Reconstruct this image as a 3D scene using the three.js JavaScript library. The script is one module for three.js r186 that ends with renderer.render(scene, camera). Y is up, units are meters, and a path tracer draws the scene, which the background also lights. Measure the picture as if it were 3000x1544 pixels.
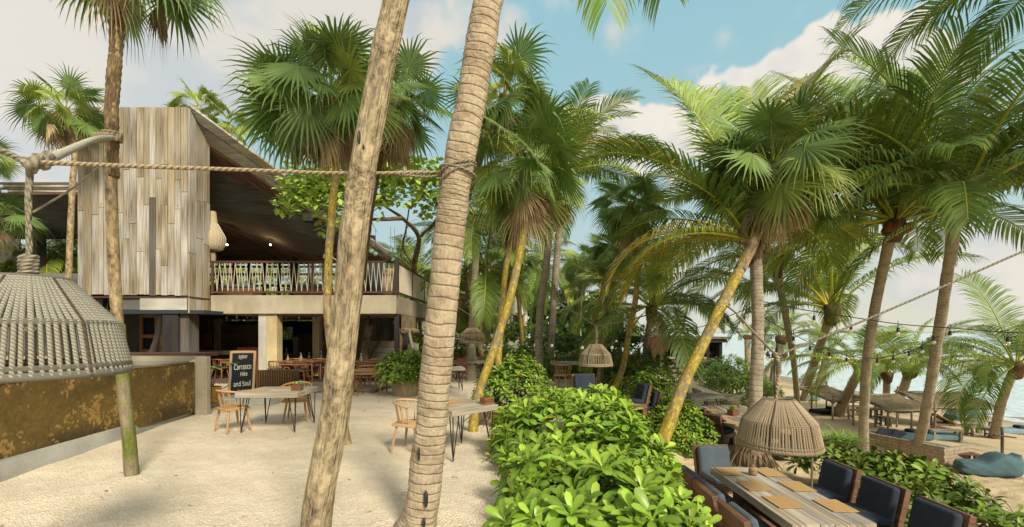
import * as THREE from 'three';
import { RoundedBoxGeometry } from 'three/addons/geometries/RoundedBoxGeometry.js';
import { mergeGeometries } from 'three/addons/utils/BufferGeometryUtils.js';

// ---------------------------------------------------------------- camera, sky, sun, exposure
const V = (x = 0, y = 0, z = 0) => new THREE.Vector3(x, y, z);
const { sin, cos, PI, abs, min, max, pow, sqrt, floor, exp, atan2, asin, hypot } = Math;
const EYE = 1.88, FOCAL = 1300;                       // eye height; focal length for a 3000-wide picture
const scene = new THREE.Scene();
const camera = new THREE.PerspectiveCamera(2 * Math.atan(772 / FOCAL) * 180 / PI, 1024 / 527, 0.1, 6000);
camera.position.set(0, EYE, 0);
camera.lookAt(0, EYE, -10);
camera.setViewOffset(1024, 527, 0, -69.3, 1024, 527);
camera.updateProjectionMatrix();
const EXPO = 2.3;
const SUN = V(0.5, 0.74, 0.66).normalize();

// ---------------------------------------------------------------- noise
function rng(seed) { let a = seed >>> 0; return () => { a = (a + 0x6D2B79F5) | 0; let t = Math.imul(a ^ (a >>> 15), 1 | a); t = (t + Math.imul(t ^ (t >>> 7), 61 | t)) ^ t; return ((t ^ (t >>> 14)) >>> 0) / 4294967296; }; }
const clamp = (x, a = 0, b = 1) => x < a ? a : x > b ? b : x;
const S = (x, a, b) => { const t = clamp((x - a) / (b - a)); return t * t * (3 - 2 * t); };
const mix = (a, b, t) => a + (b - a) * t;
const mix3 = (a, b, t) => [mix(a[0], b[0], t), mix(a[1], b[1], t), mix(a[2], b[2], t)];
function hash2(x, y) { let h = Math.imul(x | 0, 374761393) + Math.imul(y | 0, 668265263) | 0; h = Math.imul(h ^ (h >>> 13), 1274126177); return ((h ^ (h >>> 16)) >>> 0) / 4294967296; }
function vnoise(x, y, px = 0, py = 0) {              // value noise, tiling with whole periods px, py
  const xi = floor(x), yi = floor(y), fx = x - xi, fy = y - yi, u = fx * fx * (3 - 2 * fx), v = fy * fy * (3 - 2 * fy);
  const w = (a, p) => p ? ((a % p) + p) % p : a;
  const x0 = w(xi, px), x1 = w(xi + 1, px), y0 = w(yi, py), y1 = w(yi + 1, py);
  return mix(mix(hash2(x0, y0), hash2(x1, y0), u), mix(hash2(x0, y1), hash2(x1, y1), u), v);
}
function fbm(x, y, oct = 4, px = 0, py = 0) { let s = 0, a = 0.5, n = 0; for (let i = 0; i < oct; i++) { s += a * vnoise(x + i * 17, y + i * 31, px, py); n += a; x *= 2; y *= 2; px *= 2; py *= 2; a *= 0.5; } return s / n; }

// ---------------------------------------------------------------- sky: blue with a bank of cloud and cumulus heads, by direction
{
  const W = 2048, H = 1024, data = new Float32Array(W * H * 4);
  const blob = (x, y, rx, ry, w) => { const dx = (x - 1500) / FOCAL, dy = -(y - 975) / FOCAL, l = hypot(dx, dy, 1); return [atan2(dx, 1), asin(dy / l), rx / FOCAL, ry / FOCAL, w]; };
  const soft = [blob(60, 60, 420, 100, .9), blob(60, 210, 300, 50, .65), blob(420, 110, 330, 70, .65), blob(760, 120, 260, 60, .5), blob(800, 10, 380, 80, .9), blob(1130, 40, 200, 70, .75), blob(1080, 140, 150, 60, .4), blob(20, 440, 120, 60, .8), blob(-250, 250, 300, 250, .9), blob(620, 280, 260, 50, .38),
    blob(200, 640, 300, 60, .5), blob(2860, 740, 190, 45, .9), blob(2770, 690, 80, 35, .6), blob(2960, 800, 160, 40, .6), blob(2600, 880, 300, 30, .4), blob(1900, 800, 500, 90, .5), blob(700, -500, 900, 260, .8)];
  const cum = [blob(2440, 78, 30, 26, 1.0), blob(2405, 130, 44, 32, 1), blob(2330, 160, 40, 22, .9), blob(2560, 108, 50, 36, 1), blob(2640, 84, 34, 24, .8), blob(2490, 170, 90, 46, 1.1), blob(2660, 150, 70, 50, 1), blob(2270, 205, 46, 28, .9), blob(2400, 230, 130, 55, 1.1), blob(2600, 240, 130, 60, 1), blob(2250, 270, 70, 40, .8), blob(2420, 330, 150, 60, .9),
    blob(1745, 300, 34, 22, 1), blob(1700, 340, 55, 32, 1), blob(1810, 320, 40, 22, .9), blob(1880, 345, 40, 18, .7), blob(1950, 368, 42, 28, 1), blob(1985, 415, 55, 32, 1), blob(1900, 430, 70, 30, .8), blob(2150, 215, 20, 26, .6), blob(2080, 260, 34, 26, .6), blob(1760, 400, 130, 60, .9), blob(1860, 410, 130, 60, .9), blob(2000, 480, 120, 60, .9), blob(30, 385, 40, 26, .8), blob(10, 345, 30, 20, .8)];
  const az2 = (a) => a - 2 * PI * Math.round(a / (2 * PI));
  for (let j = 0; j < H; j++) {
    const el = ((j + 0.5) / H - 0.5) * PI, ce = cos(el);
    for (let i = 0; i < W; i++) {
      const a = ((i + 0.5) / W - 0.5) * 2 * PI, az = az2(a + PI / 2), k = (j * W + i) * 4;   // 0 is straight ahead
      const e = max(el, -0.02), t = S(e, 0, 0.75);
      let c = mix3([.60, .70, .70], [.305, .565, .650], pow(t, .6));
      c = mix3(c, [.80, .74, .56], .75 * exp(-pow(e / .13, 2)) * (.35 + .65 * exp(-pow(az2(az - .85) / .6, 2))));
      c = mix3(c, [.17, .40, .56], S(e, .75, 1.5));
      const x = az * ce, nx = cos(az) * 3, nz = sin(az) * 3;
      const n1 = fbm(nx * 1.6 + e * 2 + 40, nz * 1.6 + e * 5 + 9, 5), n2 = fbm(az * 9 + 200, e * 12 + 50, 6), n3 = fbm(az * 26 + 77, e * 30 + 11, 4);
      let ds = 0; for (const [ba, be, rx, ry, w] of soft) { const u = az2(az - ba) * ce / rx, v = (el - be) / ry, q = u * u + v * v; if (q < 9) ds += w * exp(-q); }
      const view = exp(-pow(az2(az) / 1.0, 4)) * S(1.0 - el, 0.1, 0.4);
      ds += (1 - view) * (.72 + .6 * S(n1, .36, .60));  // denser cloud added outside the view, unseen, to raise fill light
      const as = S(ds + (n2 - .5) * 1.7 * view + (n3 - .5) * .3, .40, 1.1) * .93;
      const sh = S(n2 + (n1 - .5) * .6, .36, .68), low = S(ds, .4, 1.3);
      const cs = mix3(mix3([.54, .60, .635], [.80, .745, .665], clamp(sh * .85 + low * .2)), [.96, .92, .85], (1 - view) * .6);  // unseen cloud out of view also whitened as added fill
      c = mix3(c, cs, as);
      let dc = 0, top = 0; for (const [ba, be, rx, ry, w] of cum) { const u = az2(az - ba) * ce / rx, v = (el - be) / ry, q = u * u + v * v; if (q < 6) { const g = w * exp(-q * 1.2); dc += g; top += g * v; } }
      const bil = 1 - abs(2 * fbm(az * 15 + 31, e * 16 + 5, 3) - 1), ac = S(pow(dc, .55) + (n3 - .5) * .8 + (n2 - .5) * .8 + (bil - .7) * .5, .58, .82);
      const lit = clamp(.70 + .25 * top / max(dc, .1) + (n3 - .5) * .6 + (bil - .7) * .9);
      c = mix3(c, mix3([.66, .67, .67], [.90, .84, .755], lit), ac * .97);
      if (el < 0) c = mix3(c, [.36, .38, .34], S(-el, 0, .12));
      const L = 1 / EXPO;
      data[k] = c[0] * L; data[k + 1] = c[1] * L; data[k + 2] = c[2] * L; data[k + 3] = 1;
    }
  }
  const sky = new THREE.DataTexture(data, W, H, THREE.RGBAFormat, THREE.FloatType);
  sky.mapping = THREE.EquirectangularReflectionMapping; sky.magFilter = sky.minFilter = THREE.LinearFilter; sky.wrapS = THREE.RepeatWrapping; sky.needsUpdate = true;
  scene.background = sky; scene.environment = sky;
}
const sun = new THREE.DirectionalLight(new THREE.Color().setRGB(1, .91, .76), 2.35);
sun.position.copy(SUN).multiplyScalar(80); sun.target.position.set(0, 0, -14);
sun.castShadow = true; sun.shadow.radius = 24; sun.shadow.mapSize.set(2048, 2048);
Object.assign(sun.shadow.camera, { left: -40, right: 40, top: 40, bottom: -40, near: 1, far: 200 });
scene.add(sun, sun.target);
const renderer = new THREE.WebGLRenderer({ antialias: true });
renderer.setSize(1024, 527);
renderer.toneMapping = THREE.LinearToneMapping; renderer.toneMappingExposure = EXPO;
renderer.shadowMap.enabled = true;

// ---------------------------------------------------------------- terrain height and placing helpers
const noiseH = (x, z) => fbm(x * .35 + 90, z * .35 + 40, 2) - .5;
function gh(X, Z) {                                   // height of the sand at X metres right and Z metres ahead
  const zz = clamp(Z - 4, 0, 40), a = 1.0 + .2 * zz, b = 5.2 + .22 * zz;
  return -.95 * S(X, a, a + 1.8) - 1.45 * S(X, b, b + 5) - .8 * S(X, 14, 30) - 3 * S(X, 30, 60) + noiseH(X, Z) * .12 * S(X, a - .5, a + 3);
}
const MOUND = [];
const px = (x, y, Z) => V((x - 1500) / FOCAL * Z, EYE - (y - 975) / FOCAL * Z, -Z);
function gnd(x, y, lift = 0) { for (let Z = 2; Z < 90; Z += .02) { const p = px(x, y, Z); if (p.y <= gh(p.x, Z) + lift) return p; } return px(x, y, 90); }
const onG = (X, Z) => V(X, gh(X, Z), -Z);

// ---------------------------------------------------------------- naming, things, parts
const used = {};
const numbered = (n) => { const k = used[n] = (used[n] ?? -1) + 1; return k ? `${n}_${String(k).padStart(3, '0')}` : n; };
function tag(o, label, category, group) { o.userData = { ...o.userData, label, category }; if (group) o.userData.group = group; return o; }
function thing(name, label, category, pos = V(), group, turn = 0) {
  const o = new THREE.Group(); o.name = numbered(name); o.position.copy(pos); o.rotation.y = turn; scene.add(o); return tag(o, label, category, group);
}
function part(name, geo, m, parent, label, kind) {    // geometry in the parent's own space
  const o = new THREE.Mesh(geo, m); o.name = name; o.castShadow = o.receiveShadow = true; parent.add(o);
  if (label) o.userData.label = label; if (kind) o.userData.kind = kind; return o;
}
const local = (geo, o) => { for (let q = o; q && q !== scene; q = q.parent) geo.translate(-q.position.x, -q.position.y, -q.position.z); return geo; };
const wpart = (name, geo, m, o, label, kind) => part(name, local(geo, o), m, o, label, kind);   // geometry in world space, parent unturned
function struct(name, geo, m, label) { const o = new THREE.Mesh(geo, m); o.name = numbered(name); o.userData = { kind: 'structure' }; if (label) o.userData.label = label; o.castShadow = o.receiveShadow = true; scene.add(o); return o; }

// ---------------------------------------------------------------- geometry helpers
const rnd0 = rng(5);
function grainUV(g, sc = 1, off = [rnd0() * 7, rnd0() * 7]) {      // box mapping in metres, v along the longest side
  g = g.index ? g.toNonIndexed() : g; g.computeBoundingBox();
  const s = V(); g.boundingBox.getSize(s); const d = [s.x, s.y, s.z], L = d.indexOf(max(...d)), A = (L + 1) % 3, B = (L + 2) % 3;
  const p = g.attributes.position, uv = new Float32Array(p.count * 2), a = V(), b = V(), c = V();
  for (let i = 0; i < p.count; i += 3) {
    a.fromBufferAttribute(p, i); b.fromBufferAttribute(p, i + 1); c.fromBufferAttribute(p, i + 2);
    const n = b.clone().sub(a).cross(c.clone().sub(a)); const na = [abs(n.x), abs(n.y), abs(n.z)], D = na.indexOf(max(...na));
    for (let k = 0; k < 3; k++) { const q = [p.getX(i + k), p.getY(i + k), p.getZ(i + k)]; const u = D === L ? q[A] : D === A ? q[B] : q[A], v = D === L ? q[B] : q[L]; uv[(i + k) * 2] = u * sc + off[0]; uv[(i + k) * 2 + 1] = v * sc + off[1]; }
  }
  g.setAttribute('uv', new THREE.BufferAttribute(uv, 2)); return g;
}
const box = (w, h, d, x = 0, y = 0, z = 0) => grainUV(new THREE.BoxGeometry(w, h, d)).translate(x, y, z);
const rbox = (w, h, d, r = .02, x = 0, y = 0, z = 0, seg = 2) => grainUV(new RoundedBoxGeometry(w, h, d, seg, min(r, w / 2.01, h / 2.01, d / 2.01))).translate(x, y, z);
function hexa(b, t) {                                 // eight corners: bottom four, top four, same order
  const q = [...b, ...t], f = [[3, 2, 1, 0], [4, 5, 6, 7], [0, 1, 5, 4], [1, 2, 6, 5], [2, 3, 7, 6], [3, 0, 4, 7]], pos = [];
  for (const [i, j, k, l] of f) for (const n of [i, j, k, i, k, l]) pos.push(q[n].x, q[n].y, q[n].z);
  const g = new THREE.BufferGeometry(); g.setAttribute('position', new THREE.Float32BufferAttribute(pos, 3)); g.computeVertexNormals(); return grainUV(g);
}
function slab4(p0, p1, p2, p3, th) {                  // board with face p0..p3 and thickness th behind it; grain runs p0 to p1
  const n = p1.clone().sub(p0).cross(p3.clone().sub(p0)).normalize().multiplyScalar(-th);
  const g = hexa([p0, p1, p2, p3], [p0, p1, p2, p3].map((p) => p.clone().add(n)));
  const d = p1.clone().sub(p0).normalize(), e = p3.clone().sub(p0).normalize(), P = g.attributes.position, uv = g.attributes.uv, o = [rnd0() * 5, rnd0() * 5], q = V();
  for (let i = 0; i < P.count; i++) { q.fromBufferAttribute(P, i).sub(p0); uv.setXY(i, q.dot(e) + o[0], q.dot(d) + o[1]); }
  return g;
}
function limb(pts, rad, { rs = 10, n = 24, rep = 1, cap = true, wob = 0, seed = 1, ring } = {}) {   // round tapered tube; uv u around, v metres along
  const c = pts.length > 2 ? new THREE.CatmullRomCurve3(pts, false, 'centripetal') : new THREE.LineCurve3(pts[0], pts[1]);
  const r = typeof rad === 'function' ? rad : (t) => rad, len = c.getLength(), R = rng(seed), ph = R() * 9;
  const pos = [], uv = [], idx = []; let up = V(0, 0, 1), T = V(), N = V(), B = V(), p = V();
  for (let i = 0; i <= n; i++) {
    const t = i / n; c.getPoint(t, p); c.getTangent(t, T);
    N.copy(up).addScaledVector(T, -up.dot(T)); if (N.lengthSq() < 1e-4) N.set(1, 0, 0).addScaledVector(T, -T.x); N.normalize(); up.copy(N); B.crossVectors(T, N);
    for (let j = 0; j <= rs; j++) {
      const a = j / rs * 2 * PI; let q = r(t); if (ring) q *= ring(t * len, a); if (wob) q *= 1 + wob * (vnoise(cos(a) * 1.5 + ph, sin(a) * 1.5 + t * len * 3) - .5);
      pos.push(p.x + q * (N.x * cos(a) + B.x * sin(a)), p.y + q * (N.y * cos(a) + B.y * sin(a)), p.z + q * (N.z * cos(a) + B.z * sin(a))); uv.push(j / rs * rep, t * len);
      if (i < n && j < rs) { const o = i * (rs + 1) + j; idx.push(o, o + 1, o + rs + 1, o + 1, o + rs + 2, o + rs + 1); }
    }
  }
  if (cap) for (const [i, f] of [[0, 1], [n, 0]]) { const o = pos.length / 3; c.getPoint(i / n, p); pos.push(p.x, p.y, p.z); uv.push(.5, i ? len : 0); for (let j = 0; j < rs; j++) { const b = i * (rs + 1) + j; f ? idx.push(o, b + 1, b) : idx.push(o, b, b + 1); } }
  const g = new THREE.BufferGeometry(); g.setAttribute('position', new THREE.Float32BufferAttribute(pos, 3)); g.setAttribute('uv', new THREE.Float32BufferAttribute(uv, 2)); g.setIndex(idx); g.computeVertexNormals(); return g;
}
const rod = (a, b, r, rs = 6, r2 = r) => limb([a, b], (t) => mix(r, r2, t), { rs, n: 1 });
const merge = (gs) => mergeGeometries(gs.map((g) => { g = g.index ? g.toNonIndexed() : g; for (const k of Object.keys(g.attributes)) if (!['position', 'normal', 'uv'].includes(k)) g.deleteAttribute(k); return g; }));
function sag(a, b, d, n = 8) { const o = []; for (let i = 0; i <= n; i++) { const t = i / n, p = a.clone().lerp(b, t); p.y -= d * 4 * t * (1 - t); o.push(p); } return o; }
// scatter copies of small leaf meshes into one geometry, each copy with its own colour multiplier
function scatter(items) {                             // items: [geometry, Matrix4, [r,g,b]]
  let nv = 0, ni = 0; for (const [g] of items) { nv += g.attributes.position.count; ni += g.index.count; }
  const P = new Float32Array(nv * 3), N = new Float32Array(nv * 3), C = new Float32Array(nv * 3), I = new Uint32Array(ni); let v = 0, k = 0; const a = V(), nm = new THREE.Matrix3();
  for (const [g, m, c] of items) {
    const p = g.attributes.position, n = g.attributes.normal, cc = g.attributes.color, ix = g.index; nm.getNormalMatrix(m);
    for (let i = 0; i < p.count; i++) {
      a.fromBufferAttribute(p, i).applyMatrix4(m); P.set([a.x, a.y, a.z], (v + i) * 3);
      a.fromBufferAttribute(n, i).applyMatrix3(nm).normalize(); N.set([a.x, a.y, a.z], (v + i) * 3);
      C.set(cc ? [c[0] * cc.getX(i), c[1] * cc.getY(i), c[2] * cc.getZ(i)] : c, (v + i) * 3);
    }
    for (let i = 0; i < ix.count; i++) I[k++] = ix.getX(i) + v; v += p.count;
  }
  const g = new THREE.BufferGeometry(); g.setAttribute('position', new THREE.BufferAttribute(P, 3)); g.setAttribute('normal', new THREE.BufferAttribute(N, 3)); g.setAttribute('color', new THREE.BufferAttribute(C, 3)); g.setIndex(new THREE.BufferAttribute(I, 1)); return g;
}

// ---------------------------------------------------------------- textures and materials
const enc = (c) => { c = clamp(c); return 255 * (c <= .0031308 ? c * 12.92 : 1.055 * pow(c, 1 / 2.4) - .055); };
function tex(n, fn, color = true, m = n) {
  const d = new Uint8Array(n * m * 4);
  for (let j = 0; j < m; j++) for (let i = 0; i < n; i++) { const c = fn(i / n, j / m), k = (j * n + i) * 4; if (color) { d[k] = enc(c[0]); d[k + 1] = enc(c[1]); d[k + 2] = enc(c[2]); } else d[k] = d[k + 1] = d[k + 2] = clamp(c) * 255; d[k + 3] = 255; }
  const t = new THREE.DataTexture(d, n, m, THREE.RGBAFormat); t.wrapS = t.wrapT = THREE.RepeatWrapping; t.magFilter = THREE.LinearFilter; t.minFilter = THREE.LinearMipmapLinearFilter; t.generateMipmaps = true;
  t.colorSpace = color ? THREE.SRGBColorSpace : THREE.NoColorSpace; t.needsUpdate = true; return t;
}
const rep = (t, x, y = x) => { const c = t.clone(); c.repeat.set(x, y); c.needsUpdate = true; return c; };
const M = (rgb, o = {}) => { const m = new THREE.MeshStandardMaterial({ roughness: .85, ...o }); m.color.setRGB(...rgb); return m; };
const MP = (rgb, o = {}) => { const m = new THREE.MeshPhysicalMaterial({ roughness: .85, ...o }); m.color.setRGB(...rgb); return m; };
const grey = (f) => [f, f, f];

const sandTex = tex(512, (u, v) => { const g = vnoise(u * 170, v * 170, 170, 170) * .6 + vnoise(u * 256, v * 256, 256, 256) * .4, l = fbm(u * 6, v * 6, 4, 6, 6), s = vnoise(u * 61 + 3, v * 61, 61, 61); let f = .80 + .34 * (g - .5) + .22 * (l - .5); if (s > .93) f -= .12; return [f, f * (.985 + .02 * (l - .5)), f * .97]; });
const sandBump = tex(512, (u, v) => vnoise(u * 128, v * 128, 128, 128) * .55 + vnoise(u * 256, v * 256, 256, 256) * .25 + fbm(u * 16, v * 16, 3, 16, 16) * .5, false);
const woodTex = tex(512, (u, v) => {                  // weathered boards: 1 m by 1 m, grain along v
  const w = fbm(u * 3, v * 3, 3, 3, 3) * .5, n = fbm((u + w * .05) * 26, v * 2, 4, 26, 2), f = vnoise((u + w * .03) * 110, v * 6, 110, 6), st = fbm(u * 6 + 5, v * 2 + 8, 4, 6, 2), cr = vnoise((u + w * .04) * 34 + 3, v * 3, 34, 3);
  let k = .55 + .5 * (n - .5) + .24 * (f - .5) + .5 * (st - .5); if (cr < .16) k *= .45 + 3.4 * cr; k = clamp(k * 1.35, .05, 1);
  const warm = S(fbm(u * 4 + 30, v * 2 + 3, 3, 4, 2), .42, .62); return [k, k * mix(1.0, .93, warm), k * mix(1.0, .80, warm)];
});
const woodBump = tex(512, (u, v) => { const w = fbm(u * 3, v * 3, 3, 3, 3) * .5, cr = vnoise((u + w * .04) * 34 + 3, v * 3, 34, 3); return .5 + .5 * (fbm((u + w * .05) * 26, v * 2, 4, 26, 2) - .5) + .3 * (vnoise((u + w * .03) * 110, v * 6, 110, 6) - .5) - (cr < .16 ? .35 : 0); }, false);
const fineWood = tex(512, (u, v) => { const w = fbm(u * 2, v * 2, 3, 2, 2), n = fbm((u + w * .06) * 20, v * 1, 4, 20, 1), f = vnoise(u * 130, v * 4, 130, 4); const k = .82 + .4 * (n - .5) + .15 * (f - .5); return [k, k * .96, k * .9]; });
const barkTex = tex(512, (u, v) => {                  // palm bark, 1 turn by 1 m: leaf scars as uneven rings
  const wv = (fbm(u * 4, v * 5, 3, 4, 5) - .5) * .06, r = (v + wv) * 11, d = r - floor(r), line = exp(-pow(min(d, 1 - d) / .09, 2)) * (.35 + .65 * vnoise(u * 8, floor(r), 8, 0)), m = fbm(u * 7, v * 9, 4, 7, 9), f = vnoise(u * 90, v * 24, 90, 24);
  const k = clamp(.78 + .5 * (m - .5) + .22 * (f - .5) - .33 * line + .1 * d); return [k, k * mix(.9, 1.0, m), k * mix(.78, .96, m)];
});
const barkBump = tex(512, (u, v) => { const wv = (fbm(u * 4, v * 5, 3, 4, 5) - .5) * .06, r = (v + wv) * 11, d = r - floor(r); return .35 + .35 * d - .3 * exp(-pow(min(d, 1 - d) / .07, 2)) + .35 * (fbm(u * 30, v * 30, 3, 30, 30) - .5); }, false);
const blotchTex = tex(512, (u, v) => {                // smooth mottled trunk with lichen
  const a = fbm(u * 5, v * 3, 5, 5, 3), b = fbm(u * 11 + 4, v * 12 + 4, 4, 11, 12), c = fbm(u * 40, v * 30, 2, 40, 30), g = fbm(u * 26 + 8, v * 3, 3, 26, 3); let k = .70 + .75 * (a - .5) + .35 * (b - .5) + .3 * (c - .5) + .25 * (g - .5); if (b > .64) k += .16; if (b < .34) k -= .17; k = clamp(k, .12, 1); return [k, k * mix(.88, .98, a), k * mix(.68, .84, a)];
});
const barkBump2 = tex(512, (u, v) => .5 + .7 * (fbm(u * 16, v * 14, 4, 16, 14) - .5) + .3 * (vnoise(u * 60, v * 8, 60, 8) - .5), false);
const lichenTex = tex(512, (u, v) => {                // yellow lichen over grey bark
  const a = fbm(u * 4, v * 3, 4, 4, 3), b = fbm(u * 24, v * 24, 3, 24, 24), l = S(a + (b - .5) * .5, .26, .55); let c = mix3([.33, .27, .15], [.40, .30, .045], l); const k = .75 + .7 * (b - .5) + (b > .66 ? .25 : 0); c = c.map((q) => clamp(q * k)); return c;
});
const mossTex = tex(512, (u, v) => { const a = fbm(u * 3, v * 2, 5, 3, 2), b = fbm(u * 22, v * 22, 3, 22, 22), l = S(a + (b - .5) * .6, .33, .55); const c = mix3([.30, .24, .15], [.15, .17, .025], l); const k = .8 + .8 * (b - .5); return c.map((q) => clamp(q * k)); });
const concTex = tex(1024, (u, v) => { const a = fbm(u * 4, v * 4, 6, 4, 4), b = fbm(u * 9 + 3, v * 3 + 7, 5, 9, 3), f = vnoise(u * 300, v * 300, 300, 300), p = vnoise(u * 90, v * 90, 90, 90); let k = .72 + .6 * (a - .5) + .5 * (b - .5) + .12 * (f - .5); if (p > .94) k *= .72; k = clamp(k, .1, 1); return [k, k * mix(.95, 1, a), k * mix(.8, .97, b)]; });
const concBump = tex(512, (u, v) => .5 + .5 * (fbm(u * 10, v * 10, 5, 10, 10) - .5) + .25 * (vnoise(u * 200, v * 200, 200, 200) - .5), false);
const patinaTex = tex(1024, (u, v) => {               // dark ochre wall, gold flaking through
  const a = fbm(u * 3, v * 3, 5, 3, 3), b = fbm(u * 9 + 1, v * 5 + 2, 6, 9, 5), f = fbm(u * 60, v * 44, 3, 60, 44), g = S(b + (f - .5) * .75 + (a - .5) * .7, .64, .72);
  const base = mix3([.075, .047, .010], [.20, .128, .026], S(a, .3, .68)); const k = .8 + .6 * (f - .5); return mix3(base.map((q) => q * k), [.56, .34, .10].map((q) => q * (.8 + .7 * (f - .5))), g * .5);
});
const weaveTex = tex(256, (u, v) => { const i = floor(u * 12), j = v * 32 + (i % 2) * .5, d = j - floor(j), e = u * 12 - i; const k = .35 + .65 * sin(PI * d) * (.55 + .45 * sin(PI * e)); return grey(k * (.8 + .4 * hash2(i, floor(j) % 32))); });
const weaveBump = tex(256, (u, v) => { const i = floor(u * 12), j = v * 32 + (i % 2) * .5, d = j - floor(j), e = u * 12 - i; return sin(PI * d) * (.3 + .7 * sin(PI * e)); }, false);
const ropeTex = tex(128, (u, v) => { const q = u * 2 + v * 22, d = q - floor(q), f = vnoise(u * 30, v * 90, 30, 90); const k = .42 + .5 * sin(PI * d) + .3 * (f - .5); return [k, k * .97, k * .9]; }, true, 512);
const ropeBump = tex(128, (u, v) => { const q = u * 2 + v * 22, d = q - floor(q); return sin(PI * d); }, false, 512);
const clothTex = tex(256, (u, v) => { const k = .85 + .3 * (fbm(u * 5, v * 5, 4, 5, 5) - .5) + .3 * (hash2(floor(u * 128), floor(v * 128)) - .5); return grey(k); });
const clothBump = tex(256, (u, v) => .5 + .5 * sin(u * 2 * PI * 64) * sin(v * 2 * PI * 64) * .5 + .3 * (fbm(u * 8, v * 8, 3, 8, 8) - .5), false);
const thatchTex = tex(512, (u, v) => { const n = fbm(u * 90, v * 6, 3, 90, 6), a = fbm(u * 4, v * 4, 4, 4, 4), s = vnoise(u * 140, v * 10, 140, 10); const k = clamp(.25 + .6 * n + .5 * (a - .5) + .5 * (s - .5), .05, 1); return [k, k * .92, k * .78]; });
const matTex = tex(256, (u, v) => { const d = max(abs(u - .5), abs(v - .5)) * 2, q = d * 18, e = q - floor(q), f = fbm(u * 40, v * 40, 2); const k = .55 + .35 * sin(PI * e) + .3 * (f - .5); return grey(k); });

const concT = rep(concTex, .31);
const WB = { bumpMap: woodBump, bumpScale: .006 };
const woodT = rep(woodTex, 1, .42), woodB = rep(woodBump, 1, .42);
const wood = (rgb, o = {}) => M(rgb, { map: woodT, bumpMap: woodB, bumpScale: .006, roughness: .9, ...o });
const W = {
  tan: wood([.40, .345, .25]), tan2: wood([.36, .31, .225]), warm: wood([.42, .35, .24]), pale: wood([.50, .46, .385]), pale2: wood([.45, .41, .34]), grey: wood([.41, .38, .32]), dark: wood([.14, .125, .105]), char: wood([.06, .06, .06]), brown: wood([.22, .12, .06]), brown2: wood([.16, .095, .055]),
  ceil: wood([.17, .085, .045]), ceil2: wood([.13, .068, .038]), ceil3: wood([.20, .105, .06]), black: wood([.035, .03, .028]),
  table: wood([.50, .45, .37]), table2: wood([.42, .375, .305]), table3: wood([.58, .53, .45]), beach: wood([.40, .32, .22]),
  oak: M([.50, .285, .115], { map: fineWood, roughness: .55 }), oak2: M([.40, .21, .085], { map: fineWood, roughness: .55 }), red: M([.26, .095, .04], { map: fineWood, roughness: .5 }), ipe: M([.17, .085, .045], { map: woodTex, ...WB, roughness: .7 }), ipe2: M([.23, .12, .065], { map: woodTex, ...WB, roughness: .7 }), frame: M([.55, .36, .19], { map: fineWood, roughness: .65 }),
};
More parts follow.
